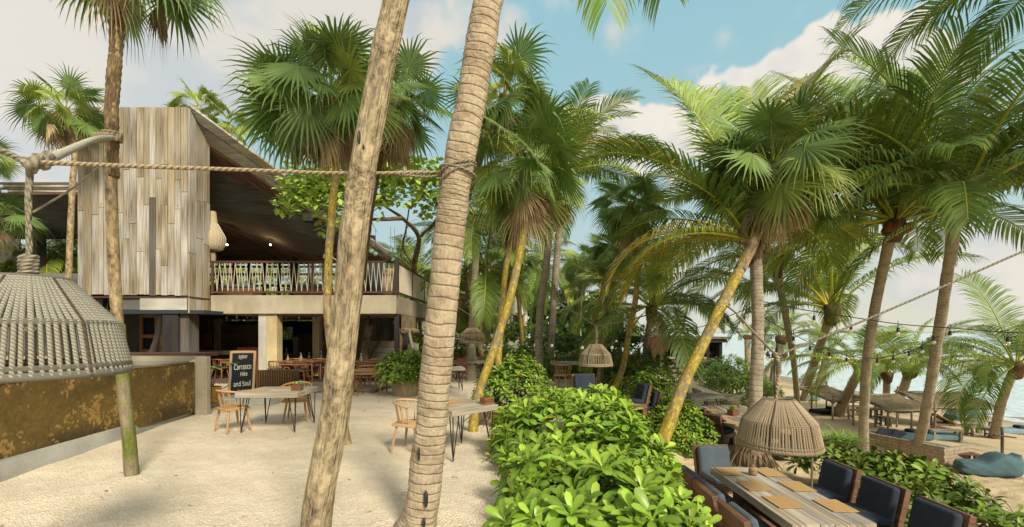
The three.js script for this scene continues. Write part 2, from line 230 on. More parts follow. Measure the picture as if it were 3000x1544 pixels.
const C = {
  conc: M([.46, .40, .30], { map: concT, bumpMap: concBump, bumpScale: .008 }), concPale: M([.62, .60, .54], { map: concT, bumpMap: concBump, bumpScale: .006 }), kerb: M([.50, .52, .50], { map: concT, bumpMap: concBump, bumpScale: .01 }), concDark: M([.17, .17, .16], { map: concT, bumpMap: concBump, bumpScale: .01 }),
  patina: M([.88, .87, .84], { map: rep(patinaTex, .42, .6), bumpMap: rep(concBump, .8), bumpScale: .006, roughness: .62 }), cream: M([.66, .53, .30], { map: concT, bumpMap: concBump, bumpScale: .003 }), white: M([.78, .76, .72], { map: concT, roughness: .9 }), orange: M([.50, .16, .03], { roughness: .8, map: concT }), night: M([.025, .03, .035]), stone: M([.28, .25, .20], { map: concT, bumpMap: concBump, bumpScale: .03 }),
  iron: M([.05, .04, .035], { roughness: .55, metalness: .6 }), rust: M([.115, .05, .028], { roughness: .85, map: concT }), black: M([.015, .015, .016], { roughness: .5 }), chrome: M([.6, .6, .58], { roughness: .25, metalness: 1 }),
  rope: M([.40, .32, .21], { map: ropeTex, bumpMap: ropeBump, bumpScale: .006, roughness: .95 }), ropeGrey: M([.29, .26, .19], { map: ropeTex, bumpMap: ropeBump, bumpScale: .006, roughness: .95 }), ropeDark: M([.06, .06, .055], { map: ropeTex, bumpMap: ropeBump, bumpScale: .004 }), ropeWhite: M([.52, .49, .41], { map: ropeTex, roughness: .9 }), cordGrey: M([.315, .31, .255], { map: rep(ropeTex, 1, 2.2), bumpMap: rep(ropeBump, 1, 2.2), bumpScale: .003, roughness: .95 }), cordTan: M([.42, .335, .225], { map: rep(ropeTex, 1, 2.2), bumpMap: rep(ropeBump, 1, 2.2), bumpScale: .003, roughness: .95 }), cordBrown: M([.085, .055, .04], { map: ropeTex, roughness: .9 }), string: M([.50, .43, .32], { roughness: .9 }),
  navy: M([.022, .032, .050], { map: rep(clothTex, 2), bumpMap: rep(clothBump, 3), bumpScale: .0015, roughness: .92 }), slate: M([.085, .105, .125], { map: rep(clothTex, 2), bumpMap: rep(clothBump, 3), bumpScale: .0015, roughness: .92 }), teal: M([.075, .145, .165], { map: rep(clothTex, 1.5), bumpMap: rep(clothBump, 2), bumpScale: .002, roughness: .85 }), teal2: M([.19, .30, .33], { map: rep(clothTex, 1.5), roughness: .9 }),
  wicker: M([.46, .36, .24], { map: rep(weaveTex, .8, .7), bumpMap: rep(weaveBump, .8, .7), bumpScale: .012, roughness: .85 }), lattice: M([.10, .11, .125], { map: rep(weaveTex, 3), bumpMap: rep(weaveBump, 3), bumpScale: .015 }), basket: M([.27, .165, .075], { map: rep(weaveTex, 2.2), bumpMap: rep(weaveBump, 2.2), bumpScale: .02 }), thatch: M([.30, .255, .175], { map: rep(thatchTex, .8), bumpMap: rep(thatchTex, .8), bumpScale: .02, roughness: .95, side: THREE.DoubleSide }), straw: M([.40, .32, .215], { map: rep(thatchTex, 1, 1), roughness: .95, side: THREE.DoubleSide }), mat: M([.52, .32, .125], { map: matTex, roughness: .95 }),
  clay: M([.55, .43, .28], { map: concT, bumpMap: concBump, bumpScale: .012 }), amber: M([.30, .15, .015], { roughness: .25, map: blotchTex }), jade: M([.24, .42, .36], { roughness: .6, map: blotchTex }), terra: M([.30, .105, .045], { map: fineWood, roughness: .8 }),
  glass: MP([.95, .97, .95], { roughness: .02, transmission: 1, thickness: 0 }), bulb: MP([1, .95, .8], { roughness: .05, transmission: .75, thickness: 0, }), paneDark: MP([.02, .03, .03], { roughness: .06 }), ceramic: M([.36, .34, .27], { roughness: .5, map: blotchTex }), cork: M([.36, .25, .13], { map: barkTex, bumpMap: barkBump2, bumpScale: .01 }),
};
const B = {                                            // trunks
  ring: M([.46, .385, .275], { map: barkTex, bumpMap: barkBump, bumpScale: .03 }), ringGrey: M([.35, .31, .235], { map: barkTex, bumpMap: barkBump, bumpScale: .02 }), ringDark: M([.23, .19, .145], { map: barkTex, bumpMap: barkBump, bumpScale: .03 }), smooth: M([.385, .32, .225], { map: rep(blotchTex, 1.5, 1.0), bumpMap: barkBump2, bumpScale: .035 }), tan: M([.41, .32, .20], { map: blotchTex, bumpMap: barkBump2, bumpScale: .014 }), lichen: M([1.05, 1.02, .95], { map: lichenTex, bumpMap: barkBump2, bumpScale: .012 }), moss: M([.95, .95, .9], { map: mossTex, bumpMap: barkBump2, bumpScale: .012 }), fibre: M([.24, .15, .08], { map: rep(thatchTex, 1, 1.5), bumpMap: rep(thatchTex, 1, 1.5), bumpScale: .03 }), fibreTan: M([.42, .30, .16], { map: rep(thatchTex, 1, 1.5), bumpMap: rep(thatchTex, 1, 1.5), bumpScale: .03 }), branch: M([.26, .19, .125], { map: blotchTex, bumpMap: barkBump2, bumpScale: .012 }),
};
const leafM = (rgb, o = {}) => MP(rgb, { roughness: .48, side: THREE.DoubleSide, vertexColors: true, transmission: .4, thickness: 0, specularIntensity: .5, ...o });
const G = {
  coco: leafM([.185, .29, .050]), cocoLight: leafM([.275, .375, .060]), cocoDark: leafM([.150, .24, .045]), yellow: leafM([.19, .225, .034]), dead: leafM([.36, .265, .15], { transmission: .12, roughness: .9 }), deadDark: leafM([.20, .14, .085], { transmission: .1, roughness: .9 }),
  fan: leafM([.175, .275, .066]), fanLight: leafM([.285, .35, .070]), fanDark: leafM([.140, .225, .055]), lime: leafM([.26, .34, .05]),
  bush: leafM([.225, .385, .052], { roughness: .34, transmission: .25 }), bushMid: leafM([.165, .27, .04], { roughness: .4, transmission: .22 }), bushDark: leafM([.065, .14, .028], { roughness: .4, transmission: .2 }), grape: leafM([.30, .42, .09], { roughness: .5, transmission: .35 }),
};
// ================================================================ ground, sea
{
  for (const [x, y, r, h] of [[387, 1400, .35, .05], [1022, 1312, .3, .04], [1382, 1272, .3, .05], [1925, 1316, .4, .07], [2200, 1366, .55, .06], [2528, 1338, .5, .07], [2676, 1345, .5, .07], [2912, 1282, .7, .1]]) { const p = gnd(x, y); MOUND.push([p.x, -p.z, r, h]); } MOUND.push([-.95, 4.25, .5, .05], [-1.42, 3.25, .4, .05]);
  const RF = rng(19), foot = []; for (let k = 0; k < 900; k++) { const c = k < 260, X = c ? -6 + 7 * RF() : 2 + 14 * RF(), Z = c ? 3.4 + 13 * RF() : 5.5 + 13 * RF(); foot.push([X, Z, RF() * 6.3, c ? .007 : .030]); }
  const cells = new Map(); for (const f of foot) { const k = floor(f[0]) + ',' + floor(f[1]); (cells.get(k) ?? cells.set(k, []).get(k)).push(f); }
  const dents = (X, Z) => { let h = 0; for (let i = -1; i <= 1; i++) for (let j = -1; j <= 1; j++) for (const [a, b, t, d] of cells.get((floor(X) + i) + ',' + (floor(Z) + j)) ?? []) { const u = (X - a) * cos(t) + (Z - b) * sin(t), v = (Z - b) * cos(t) - (X - a) * sin(t), q = u * u / .022 + v * v / .008; if (q < 6) h += d * (-exp(-q) * 1.0 + .45 * exp(-pow(sqrt(q) - 1.5, 2) * 3)); } for (const [a, b, r, m] of MOUND) { const q = ((X - a) ** 2 + (Z - b) ** 2) / (r * r); if (q < 5) h += m * exp(-q); } return h; };
  const line = (a, b, step, lo, hi, grow) => { const o = []; for (let q = a; q <= b + 1e-6; q += step) o.push(q); let s = step, q = b; while (q < hi) { s *= grow; q += s; o.push(min(q, hi)); } s = step; q = a; while (q > lo) { s *= grow; q -= s; o.unshift(max(q, lo)); } return o; };
  const xs = line(-8, 16, .07, -900, 60, 1.12), zs = line(2.6, 19, .07, -900, 1500, 1.12), nx = xs.length, nz = zs.length;
  const P = [], U = [], K = [], I = [];
  for (const Z of zs) for (const X of xs) {
    const beach = S(X, 1.0 + .2 * clamp(Z - 4, 0, 40) - .5, 3.5 + .2 * clamp(Z - 4, 0, 40)), near = S(45, 0, 1) * (1 - S(Z, 18, 26)) * (X > -9 && X < 18 ? 1 : 0);
    const rip = (fbm(X * 2.2, Z * 2.2, 3) - .5) * mix(.022, .12, beach) + (fbm(X * 6 + 30, Z * 6, 2) - .5) * mix(.010, .055, beach) + (fbm(X * .8 + 7, Z * .8, 2) - .5) * .05;
    P.push(X, gh(X, Z) + (rip + dents(X, Z)) * near, -Z); U.push(X, Z);
    const wet = S(X, 25.5, 29), n = fbm(X * .5 + 3, Z * .5 + 8, 4), c = mix3(mix3([.84, .725, .53], [.68, .54, .325], clamp(beach + (n - .5) * .8 * beach)), [.34, .28, .19], wet), k = .92 + .25 * (n - .5);
    K.push(c[0] * k, c[1] * k, c[2] * k);
  }
  for (let j = 0; j < nz - 1; j++) for (let i = 0; i < nx - 1; i++) { const o = j * nx + i; I.push(o, o + 1, o + nx, o + 1, o + nx + 1, o + nx); }
  const g = new THREE.BufferGeometry(); g.setAttribute('position', new THREE.Float32BufferAttribute(P, 3)); g.setAttribute('uv', new THREE.Float32BufferAttribute(U, 2)); g.setAttribute('color', new THREE.Float32BufferAttribute(K, 3)); g.setIndex(I); g.computeVertexNormals();
  struct('ground', g, M([1.12, 1.12, 1.12], { map: rep(sandTex, .7), bumpMap: rep(sandBump, .7), bumpScale: .03, roughness: .95, vertexColors: true }));
  // sea: one sheet with swell, reaching the horizon
  const sx = line(24, 90, 1.2, 20, 5000, 1.18), sz = line(0, 120, 1.2, -4000, 5000, 1.18), sp = [], si = [], su = [];
  for (const Z of sz) for (const X of sx) { const f = 1 - S(X, 150, 400); sp.push(X, -3.2 + f * ((fbm(X * .22, Z * .07, 3) - .5) * .55 + .10 * sin(X * .55 + fbm(X * .05, Z * .03, 2) * 9)) * S(X, 27, 40), -Z); su.push(X, Z); }
  for (let j = 0; j < sz.length - 1; j++) for (let i = 0; i < sx.length - 1; i++) { const o = j * sx.length + i; si.push(o, o + 1, o + sx.length, o + 1, o + sx.length + 1, o + sx.length); }
  const s = new THREE.BufferGeometry(); s.setAttribute('position', new THREE.Float32BufferAttribute(sp, 3)); s.setAttribute('uv', new THREE.Float32BufferAttribute(su, 2)); s.setIndex(si); s.computeVertexNormals();
  const wave = tex(512, (u, v) => fbm(u * 12, v * 6, 5, 12, 6), false);
  struct('sea', s, MP([.46, .545, .545], { roughness: .38, bumpMap: rep(wave, .16), bumpScale: .25, specularIntensity: .8 }));
}
// ================================================================ building
const ZT = 15.25, ZB = 16.3, XR = -11.12, XE = -4.26, SLT = 3.26, SLB = 2.57;
const bld = thing('restaurant_building', 'two-storey beach restaurant with plank tower, sloping timber roof and concrete terrace', 'building', V(-11, 0, -ZB));
const bp = (n, g, m, l, k) => wpart(n, g, m, bld, l, k);
const woodsTop = [W.tan, W.tan2, W.warm, W.tan, W.tan2, W.grey], woodsLow = [W.pale, W.pale2, W.pale, W.pale2, W.grey, W.pale];
{
  const R = rng(42), X0 = px(230, 500, ZT).x, n = 17, w = (XR - X0) / n, top = 9.62, bot = 3.17;
  const core = bp('tower_wall', box(XR - X0 - .04, top - bot - .02, .9, (X0 + XR) / 2, (top + bot) / 2, -ZT - .52), W.char);
  let x = X0;
  for (let i = 0; i < n; i++) {
    const ww = i === n - 1 ? XR - x : w * (.82 + .36 * R()) , wid = min(ww, XR - x); if (wid < .02) break;
    let y = top; const cuts = [];
    const m = 2 + (R() > .6 ? 1 : 0) + (R() > .9 ? 1 : 0);
    for (let k = 1; k < m; k++) cuts.push(top - (top - bot) * clamp(k / m + (R() - .5) * .3, .1, .92)); cuts.sort((a, b) => b - a); cuts.push(bot + (R() - .5) * .06);
    for (const c of cuts) {
      const mid = (y + c) / 2, f = (mid - bot) / (top - bot), hi = f + (R() - .5) * .75 > .46, mm = i === 11 && f < .34 ? W.dark : R() < .015 ? W.dark : (hi ? woodsTop : woodsLow)[floor(R() * 6)];
      const th = .045 + R() * .03; wpart('plank', rbox(wid - .012 - R() * .014, y - c - .012, th, .005, x + wid / 2, mid, -ZT + .04 - th / 2 + R() * .022, 1), mm, core);
      if (R() > .5) wpart('nail', new THREE.CylinderGeometry(.011, .011, .02, 6).rotateX(PI / 2).translate(x + wid * (.3 + .4 * R()), c + .12, -ZT + .05), C.rust, core);
      y = c;
    }
    x += wid;
  }
  // right-hand cheek of the tower: three columns running back to the terrace
  const cheek = bp('tower_cheek', box(.3, 6.2, ZB - ZT - .06, XR - .19, 5.7, -(ZT + ZB) / 2), W.char);
  for (let k = 0; k < 3; k++) {
    const z0 = ZT + .0 + k * .35, z1 = z0 + .345, ty = 9.60 - (z0 - ZT) * .65; let y = ty;
    for (const f of [.34, .66, 1].map((q) => q < 1 ? q + (R() - .5) * .16 : 1)) { const c = ty - (ty - 2.55) * f; wpart('plank', rbox(.05, y - c - .012, .335, .005, XR - .002 + R() * .015, (y + c) / 2, -(z0 + z1) / 2, 1), f < .5 ? woodsTop[floor(R() * 6)] : f < .9 ? W.pale2 : [W.warm, W.pale, W.warm][k], cheek); y = c; }
  }
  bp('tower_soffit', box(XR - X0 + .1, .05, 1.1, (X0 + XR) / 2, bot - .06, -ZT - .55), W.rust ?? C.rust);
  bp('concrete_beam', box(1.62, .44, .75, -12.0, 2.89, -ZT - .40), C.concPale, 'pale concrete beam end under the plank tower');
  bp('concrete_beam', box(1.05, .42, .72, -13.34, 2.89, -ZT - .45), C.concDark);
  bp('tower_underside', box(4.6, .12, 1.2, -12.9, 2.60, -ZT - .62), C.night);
}
{ // sloping roof: hexahedron with board fascia and planked ceiling
  const R = rng(8), A1 = px(554, 314, ZT), E1 = px(1152, 750, 20), A2 = px(613, 428, ZB), E2 = px(1135, 764, 20), n = V(.30, .05, .25);
  const P01 = V(-16.2, 8.3, -17), P11 = V(-13, 5.9, -26);
  const roof = bp('roof', hexa([A2, E2, P11, P01].map((p) => p.clone().add(V(-.12, .06, -.12))), [A1.clone().add(V(-.1, -.02, -.1)), E1.clone().add(V(-.1, -.02, -.1)), P11.clone().add(V(0, .5, 0)), P01.clone().add(V(0, 1.4, 0))]), W.dark);
  const Q = V(-20, 6.0, -26), dn = (p) => p.clone().add(V(0, -.02, 0)), up = (p) => p.clone().add(V(0, .35, 0));
  for (let k = 0; k < 14; k++) { const l = (a, b, t) => a.clone().lerp(b, t), t0 = k / 14, t1 = (k + 1) / 14 - .003, q = [l(P01, Q, t0), l(P01, Q, t1), l(P01, P11, t1), l(P01, P11, t0)]; wpart('ceiling_board', hexa(q.map(dn), q.map(up)), [W.ceil2, W.ceil3, W.ceil][k % 3], roof); }
  const at = (t, s) => { const a = A1.clone().lerp(E1, t), b = A2.clone().lerp(E2, t); return a.lerp(b, s); };
  const rows = [[0, .42], [.42, .72], [.72, 1]];
  rows.forEach(([s0, s1], k) => { const cuts = [0, .17 + .1 * R() + k * .05, .42 + .12 * R(), .68 + .1 * R(), 1]; for (let i = 0; i < 4; i++) { const a = cuts[i] + (i ? .001 : 0), b = cuts[i + 1] - .001, e = .006; const q = [at(a, s1 - e), at(b, s1 - e), at(b, s0 + e), at(a, s0 + e)].map((p) => p.addScaledVector(n, .05 + R() * .05 + (k === 0 ? .1 : 0))); wpart('plank', slab4(q[0], q[1], q[2], q[3], .09), [W.grey, W.pale2, W.tan, W.grey, W.pale2][floor(R() * 5)], roof); } });
  const cp = (s, t) => A2.clone().lerp(E2, s).lerp(P01.clone().lerp(P11, s), t), NC = 34;
  for (let k = 0; k < NC; k++) { const cut = .25 + R() * .5; for (const [a, b] of [[0, cut], [cut, 1]]) { const t0 = k / NC, t1 = (k + 1) / NC - .002, q = [cp(a, t0), cp(a, t1), cp(b, t1), cp(b, t0)].map((p) => p.add(V(0, -.03 - R() * .004, 0))); const up = q.map((p) => p.clone().add(V(0, .03, 0))); const g = hexa(q, up); const d = E2.clone().sub(A2).normalize(), e2 = P01.clone().sub(A2).normalize(), Pp = g.attributes.position, uv = g.attributes.uv, o = R() * 5, w = V(); for (let i = 0; i < Pp.count; i++) { w.fromBufferAttribute(Pp, i).sub(A2); uv.setXY(i, w.dot(e2) + o, w.dot(d) + o * 3); } wpart('ceiling_board', g, [W.ceil, W.ceil2, W.ceil3][floor(R() * 3)], roof); } }
  for (const [x, y, Z] of [[665, 717, 20.6], [792, 717, 21.4], [902, 715, 21.6]]) { const p = px(x, y, Z); wpart('ceiling_lamp', new THREE.SphereGeometry(.045, 8, 6).translate(p.x, p.y, p.z), M([.9, .6, .3], { emissive: new THREE.Color(1, .62, .28), emissiveIntensity: 6 }), roof); const l = new THREE.PointLight(new THREE.Color(1, .62, .3), .5, 8, 2); l.position.copy(p).add(V(0, -.12, .05)); scene.add(l); }
  wpart('ceiling_speaker', rbox(.42, .36, .3, .03, ...px(905, 638, 18.4).toArray()), C.black, roof);
}
{ // terrace slab, rooms
  const R = rng(77), ZE = 27, mid = -(ZB + ZE) / 2, dep = ZE - ZB;
  const slab = bp('terrace_slab', rbox(XE - XR - .03, SLT - SLB, dep, .03, (XE + XR) / 2 + .02, (SLT + SLB) / 2, mid), C.conc, 'stained concrete edge of the upper terrace');
  bp('floor_slab', hexa([V(XR, SLB + .1, -16.5), V(XR, SLB + .1, -27), V(-20, SLB + .1, -27), V(-14.8, SLB + .1, -16.5)], [V(XR, SLT - .02, -16.5), V(XR, SLT - .02, -27), V(-20, SLT - .02, -27), V(-14.8, SLT - .02, -16.5)]), C.concDark);
  bp('floor', hexa([V(-14.8, -.02, -16.4), V(XE, -.02, -16.4), V(XE, -.02, -27), V(-20, -.02, -27)], [V(-14.8, .05, -16.4), V(XE, .05, -16.4), V(XE, .05, -27), V(-20, .05, -27)]), W.brown2);
  bp('front_column', box(.30, SLB, .42, px(762.5, 0, ZB).x + .02, SLB / 2, -ZB - .32), C.concPale);
  const c1 = px(755, 0, ZB).x, c2 = px(803, 0, ZB).x; bp('front_column', rbox(c2 - c1 - .22, SLB - .01, .4, .01, c2 - (c2 - c1 - .22) / 2 + .05, SLB / 2, -ZB - .3), C.cream, 'pale plastered column between the dining openings');
  for (const [x, Z] of [[930, 19], [1096, 20.4], [640, 22], [1010, 24]]) bp('column', rbox(.3, SLB, .3, .01, px(x, 0, Z).x, SLB / 2, -Z), C.cream);
  bp('iron_post', box(.16, SLB, .16, px(1163, 0, ZB + .3).x, SLB / 2, -ZB - .3), C.iron);
  // ground-floor walls
  const hole = (x0, x1, y0, y1, Z) => [px(x0, y0, Z), px(x1, y1, Z)];
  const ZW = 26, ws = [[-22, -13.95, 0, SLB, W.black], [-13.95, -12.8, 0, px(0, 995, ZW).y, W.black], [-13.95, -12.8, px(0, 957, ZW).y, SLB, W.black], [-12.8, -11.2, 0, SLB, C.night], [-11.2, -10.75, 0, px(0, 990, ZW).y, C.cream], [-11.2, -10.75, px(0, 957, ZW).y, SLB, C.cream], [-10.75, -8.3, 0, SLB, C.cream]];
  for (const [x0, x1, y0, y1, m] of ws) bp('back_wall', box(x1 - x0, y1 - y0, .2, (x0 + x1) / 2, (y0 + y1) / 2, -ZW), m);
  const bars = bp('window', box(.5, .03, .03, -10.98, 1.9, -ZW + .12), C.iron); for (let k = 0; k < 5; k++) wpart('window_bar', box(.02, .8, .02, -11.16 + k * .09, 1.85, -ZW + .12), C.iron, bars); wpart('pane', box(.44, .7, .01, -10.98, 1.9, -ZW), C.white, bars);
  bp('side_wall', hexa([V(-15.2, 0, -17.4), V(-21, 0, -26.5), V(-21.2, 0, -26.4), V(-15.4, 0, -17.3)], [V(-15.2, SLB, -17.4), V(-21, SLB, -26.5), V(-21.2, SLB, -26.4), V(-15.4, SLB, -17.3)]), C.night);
  for (let k = 0; k < 9; k++) bp('wall_board', rbox(.19, 2.5, .05, .008, -6.45 + k * .2, 1.27, -20.2 + R() * .03, 1), [W.dark, W.brown2, W.char, W.dark][floor(R() * 4)]);
  for (let k = 0; k < 4; k++) bp('plank', rbox(1.5 + .1 * R(), .25, .07, .01, -5.55, .62 + k * .262, -19.2 + R() * .02, 1), [W.grey, W.beach, W.table2][floor(R() * 3)]);
  bp('orange_panel', box(1.6, 1.9, .08, px(585, 0, 22).x, 1.55, -22), C.orange); bp('brown_panel', box(2.3, 1.3, .08, px(690, 0, 22).x, 1.65, -22), W.brown);
  bp('orange_panel', box(.5, .5, .06, px(604, 0, 21.5).x, 1.55, -21.5), C.orange); bp('painted_doorway_light', box(.5, 1.5, .06, px(872, 0, 25.5).x, .9, -25.5), C.white, 'white panel with doorway daylight painted in at the back of the dining room'); bp('door', box(.9, 1.8, .06, px(898, 0, 25).x, .9, -25), W.brown2);  // doorway daylight is put into the colour of a solid white panel
  const bar = bp('bar_counter', rbox(3.9, .18, .5, .01, px(645, 0, 19.4).x, 1.02, -19.5), C.cream, 'pale front edge of the indoor bar counter'); wpart('counter_base', box(3.8, .9, .4, px(645, 0, 19.5).x, .47, -19.6), W.black, bar);
  bp('stone_wall', box(1.0, 1.25, .2, px(735, 0, 18.4).x, .65, -18.4), C.terra);
  // left door and window under the tower
  const dz = 17.6, wd = (x, y) => px(x, y, dz), fr = bp('glazed_door', box(2.5, 2.55, .05, -14.5, 1.3, -dz - .12), C.paneDark, 'wooden glazed door under the plank tower');
  for (const x of [385, 412, 461]) wpart('door_frame', rbox(.16, 2.6, .1, .01, wd(x, 0).x, 1.32, -dz), W.oak2, fr); for (const y of [925, 985, 1028]) wpart('door_frame', rbox(1.75, .14, .08, .01, wd(422, 0).x - .35, wd(0, y).y, -dz + .002), W.oak2, fr);
  bp('plaster_wall', box(.66, 2.6, .2, wd(486, 0).x, 1.3, -dz - .1), C.cream); bp('leaning_log', limb([wd(487, 925), wd(478, 985), wd(455, 1050)].map((p) => p.add(V(0, 0, .3))), .1, { rs: 8, n: 10, wob: .3 }), W.grey);
  bp('pillar', box(.52, 2.6, .55, px(516, 0, 15.6).x, 1.3, -15.6), W.black, 'black timber pillar under the tower corner'); bp('pillar', box(.30, 2.58, .5, px(550, 0, 15.6).x, 1.29, -15.7), W.dark);
  for (let k = 0; k < 5; k++) bp('hanging_root', limb([px(262 + k * 17 + R() * 8, 872, 15.7), px(264 + k * 17, 895, 15.7), px(258 + k * 18, 915 + R() * 30, 15.7)], .015, { rs: 5, n: 6 }), W.grey);
  // upper floor: back lattice, beam, posts
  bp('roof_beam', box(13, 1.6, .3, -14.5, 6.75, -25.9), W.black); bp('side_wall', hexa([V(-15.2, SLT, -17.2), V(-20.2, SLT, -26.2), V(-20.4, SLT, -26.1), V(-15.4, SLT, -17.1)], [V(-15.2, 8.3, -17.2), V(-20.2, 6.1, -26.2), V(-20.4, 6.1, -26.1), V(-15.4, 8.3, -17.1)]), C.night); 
  for (const y of [5.72, 5.28, 4.62, 4.0]) bp('lattice_rail', rbox(9.5, .12, .12, .01, -14.0, y, -25.8 + R() * .05), W.black);
  for (let k = 0; k < 12; k++) bp('lattice_post', box(.12 + .06 * R(), 2.7, .12, -18.6 + k * .86, 4.65, -25.62), W.black);
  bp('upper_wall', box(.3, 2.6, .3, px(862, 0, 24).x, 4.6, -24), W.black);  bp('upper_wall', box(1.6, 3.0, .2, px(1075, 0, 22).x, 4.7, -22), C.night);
  for (const [x, w] of [[700, 1.6], [925, 1.6]]) { const p = px(x, 0, 19.5); bp('sofa', rbox(w, .55, .8, .08, p.x, 3.56, p.z), W.brown); bp('cushion', rbox(w * .8, .16, .7, .07, p.x, 3.9, p.z + .05), C.slate); }
  // railing
  const rail = bp('railing', merge([box(XE - XR, .07, .06, (XE + XR) / 2, 4.5, -ZB - .1), box(XE - XR, .07, .06, (XE + XR) / 2, 3.38, -ZB - .1), box(.06, .07, 8, XE, 4.5, -ZB - 4.1), box(.06, .07, 8, XE, 3.38, -ZB - 4.1)]), C.rust, 'rusty iron terrace railing strung with zigzag rope');
  for (const x of [XR + .05, px(912, 0, ZB).x, px(1010, 0, ZB).x]) wpart('post', box(.07, 1.2, .07, x, 3.92, -ZB - .1), C.rust, rail); wpart('post', box(.14, 1.34, .14, XE, 3.95, -ZB - .1), C.iron, rail); for (const z of [2.6, 5.2, 7.9]) wpart('post', box(.07, 1.2, .07, XE, 3.92, -ZB - z), C.rust, rail);
  const NZ = 34; for (let k = 0; k < NZ; k++) { const x0 = XR + .1 + k * (XE - XR - .2) / NZ, st = (XE - XR - .2) / NZ; for (const [a, b] of [[.1, .62], [.62, 1.05]]) wpart('cord', rod(V(x0 + st * a + (R() - .5) * .03, a < .5 ? 4.46 : 3.42, -ZB - .1), V(x0 + st * b + (R() - .5) * .03, a < .5 ? 3.42 : 4.46, -ZB - .1), .014, 5), C.string, rail); }
  for (let k = 0; k < 72; k++) wpart('cord', rod(V(XE, 4.46, -ZB - .3 - k * .106), V(XE, 3.42, -ZB - .3 - k * .106), .017, 5), C.string, rail);
  // hanging bulbs under the slab, ceiling fan
  for (const [x, Z] of [[578, 17], [664, 17.4], [694, 17], [724, 18], [742, 18.4], [806, 18], [840, 18], [876, 17], [925, 18]]) { const p = px(x, 0, Z), b = bp('pendant_bulb', new THREE.SphereGeometry(.07, 10, 8).translate(p.x, 2.36, p.z), C.glass); wpart('cap', new THREE.CylinderGeometry(.03, .04, .1, 8).translate(p.x, 2.48, p.z), C.chrome, b); }
  for (const [x, Z, q] of [[1080, 17.6, 1], [1148, 21, .8]]) { const p = px(x, 0, Z), f = bp('ceiling_fan', new THREE.CylinderGeometry(.13, .10, .22, 14).translate(p.x, 2.32, p.z), C.black, q === 1 ? 'black ceiling fan under the terrace slab' : undefined); wpart('rod', rod(V(p.x, 2.4, p.z), V(p.x, 2.57, p.z), .03), C.black, f); for (let k = 0; k < 4; k++) { const a = k * PI / 2 + .25; wpart('blade', box(.75 * q, .02, .14).rotateY(a).translate(p.x + cos(a) * .5 * q, 2.26, p.z - sin(a) * .5 * q), C.black, f); } }
  for (const [x0, y0, x1, y1, Z, r] of [[1068, 1060, 1085, 950, 18.6, .17], [1078, 1065, 1112, 1000, 19.0, .05]]) bp('tree_trunk_prop', limb([px(x0, y0, Z), px((x0 + x1) / 2 - 4, (y0 + y1) / 2, Z), px(x1, y1, Z)], r, { rs: 10, n: 10, wob: .3 }), B.branch);
  bp('slanted_prop', limb([px(1196, 965, 17.4), px(1212, 1035, 17.2)], .07, { rs: 8, n: 3 }), W.grey); bp('slanted_prop', limb([px(1168, 1045, 17.0), px(1172, 990, 17), px(1158, 940, 17)], .09, { rs: 8, n: 6, wob: .3 }), B.branch);
  bp('brace', limb([px(1085, 715, 19.2), px(1110, 735, 18.6), px(1142, 762, 18.2)], .09, { rs: 8, n: 6 }), B.branch);
}
{ // rolled reed blind under the terrace edge
  const x = XE + .06, z0 = 16.9, z1 = 19.3, o = thing('reed_blind', 'rolled reed blind hanging below the right edge of the terrace slab', 'blind', V(x, 2.5, -18));
  const R = rng(3); for (let k = 0; k < 9; k++) wpart('reed_panel', box(.02, .55 + .02 * R(), (z1 - z0) / 9 - .006, x + .008 * R(), 2.28, -(z0 + (k + .5) * (z1 - z0) / 9)), C.straw, o);
  wpart('roll', limb([V(x + .06, 1.95, -z0 - .02), V(x + .06, 1.93, -z1)], .13, { rs: 14, n: 14, rep: 2, wob: .15 }), C.straw, o); wpart('roll_end', new THREE.TorusGeometry(.07, .018, 5, 14).translate(x + .06, 1.95, -z0), C.rope, o);
}
// ---------------------------------------------------------------- left wing
{
  const o = thing('side_pavilion', 'low pavilion with dark flat roof and grey wall left of the plank tower', 'building', V(-20, 0, -19));
  const R = rng(12), bx = (n, ...a) => wpart(n, box(...a.slice(1)), a[0], o);
  const rf = wpart('roof', hexa([V(-46, 7.35, -18), V(-14.5, 7.35, -18.1), V(-14.5, 6.3, -21), V(-46, 6.3, -21)], [V(-46, 7.6, -18), V(-14.5, 7.6, -18.1), V(-14.5, 7.6, -22), V(-46, 7.6, -22)]), W.char, o);
  for (let k = 0; k < 5; k++) for (let j = 0; j < 5; j++) wpart('fascia_board', rbox(6.2 + R(), .09, .07, .01, -18 - j * 6.5 + R(), 7.50 + k * .1, -17.95 + k * .012 + R() * .02, 1), [W.dark, W.grey, W.dark, W.brown2][floor(R() * 4)], rf);
  bx('column', W.black, .42, 5, .42, px(108, 0, 20).x, 4.4, -20); bx('wall', C.concDark, 34, 4.4, .3, -31.8, 2.2, -19); bx('side_wall', C.concDark, .3, 4.4, 3, -14.9, 2.2, -17.5);
  bx('plank_screen', W.grey, 1.5, 1.8, .08, px(12, 0, 21).x, 5.5, -21);
}
struct('planting_bed', box(31, 4.3, 4.6, -30.6, 2.13, -21.5), W.brown2);
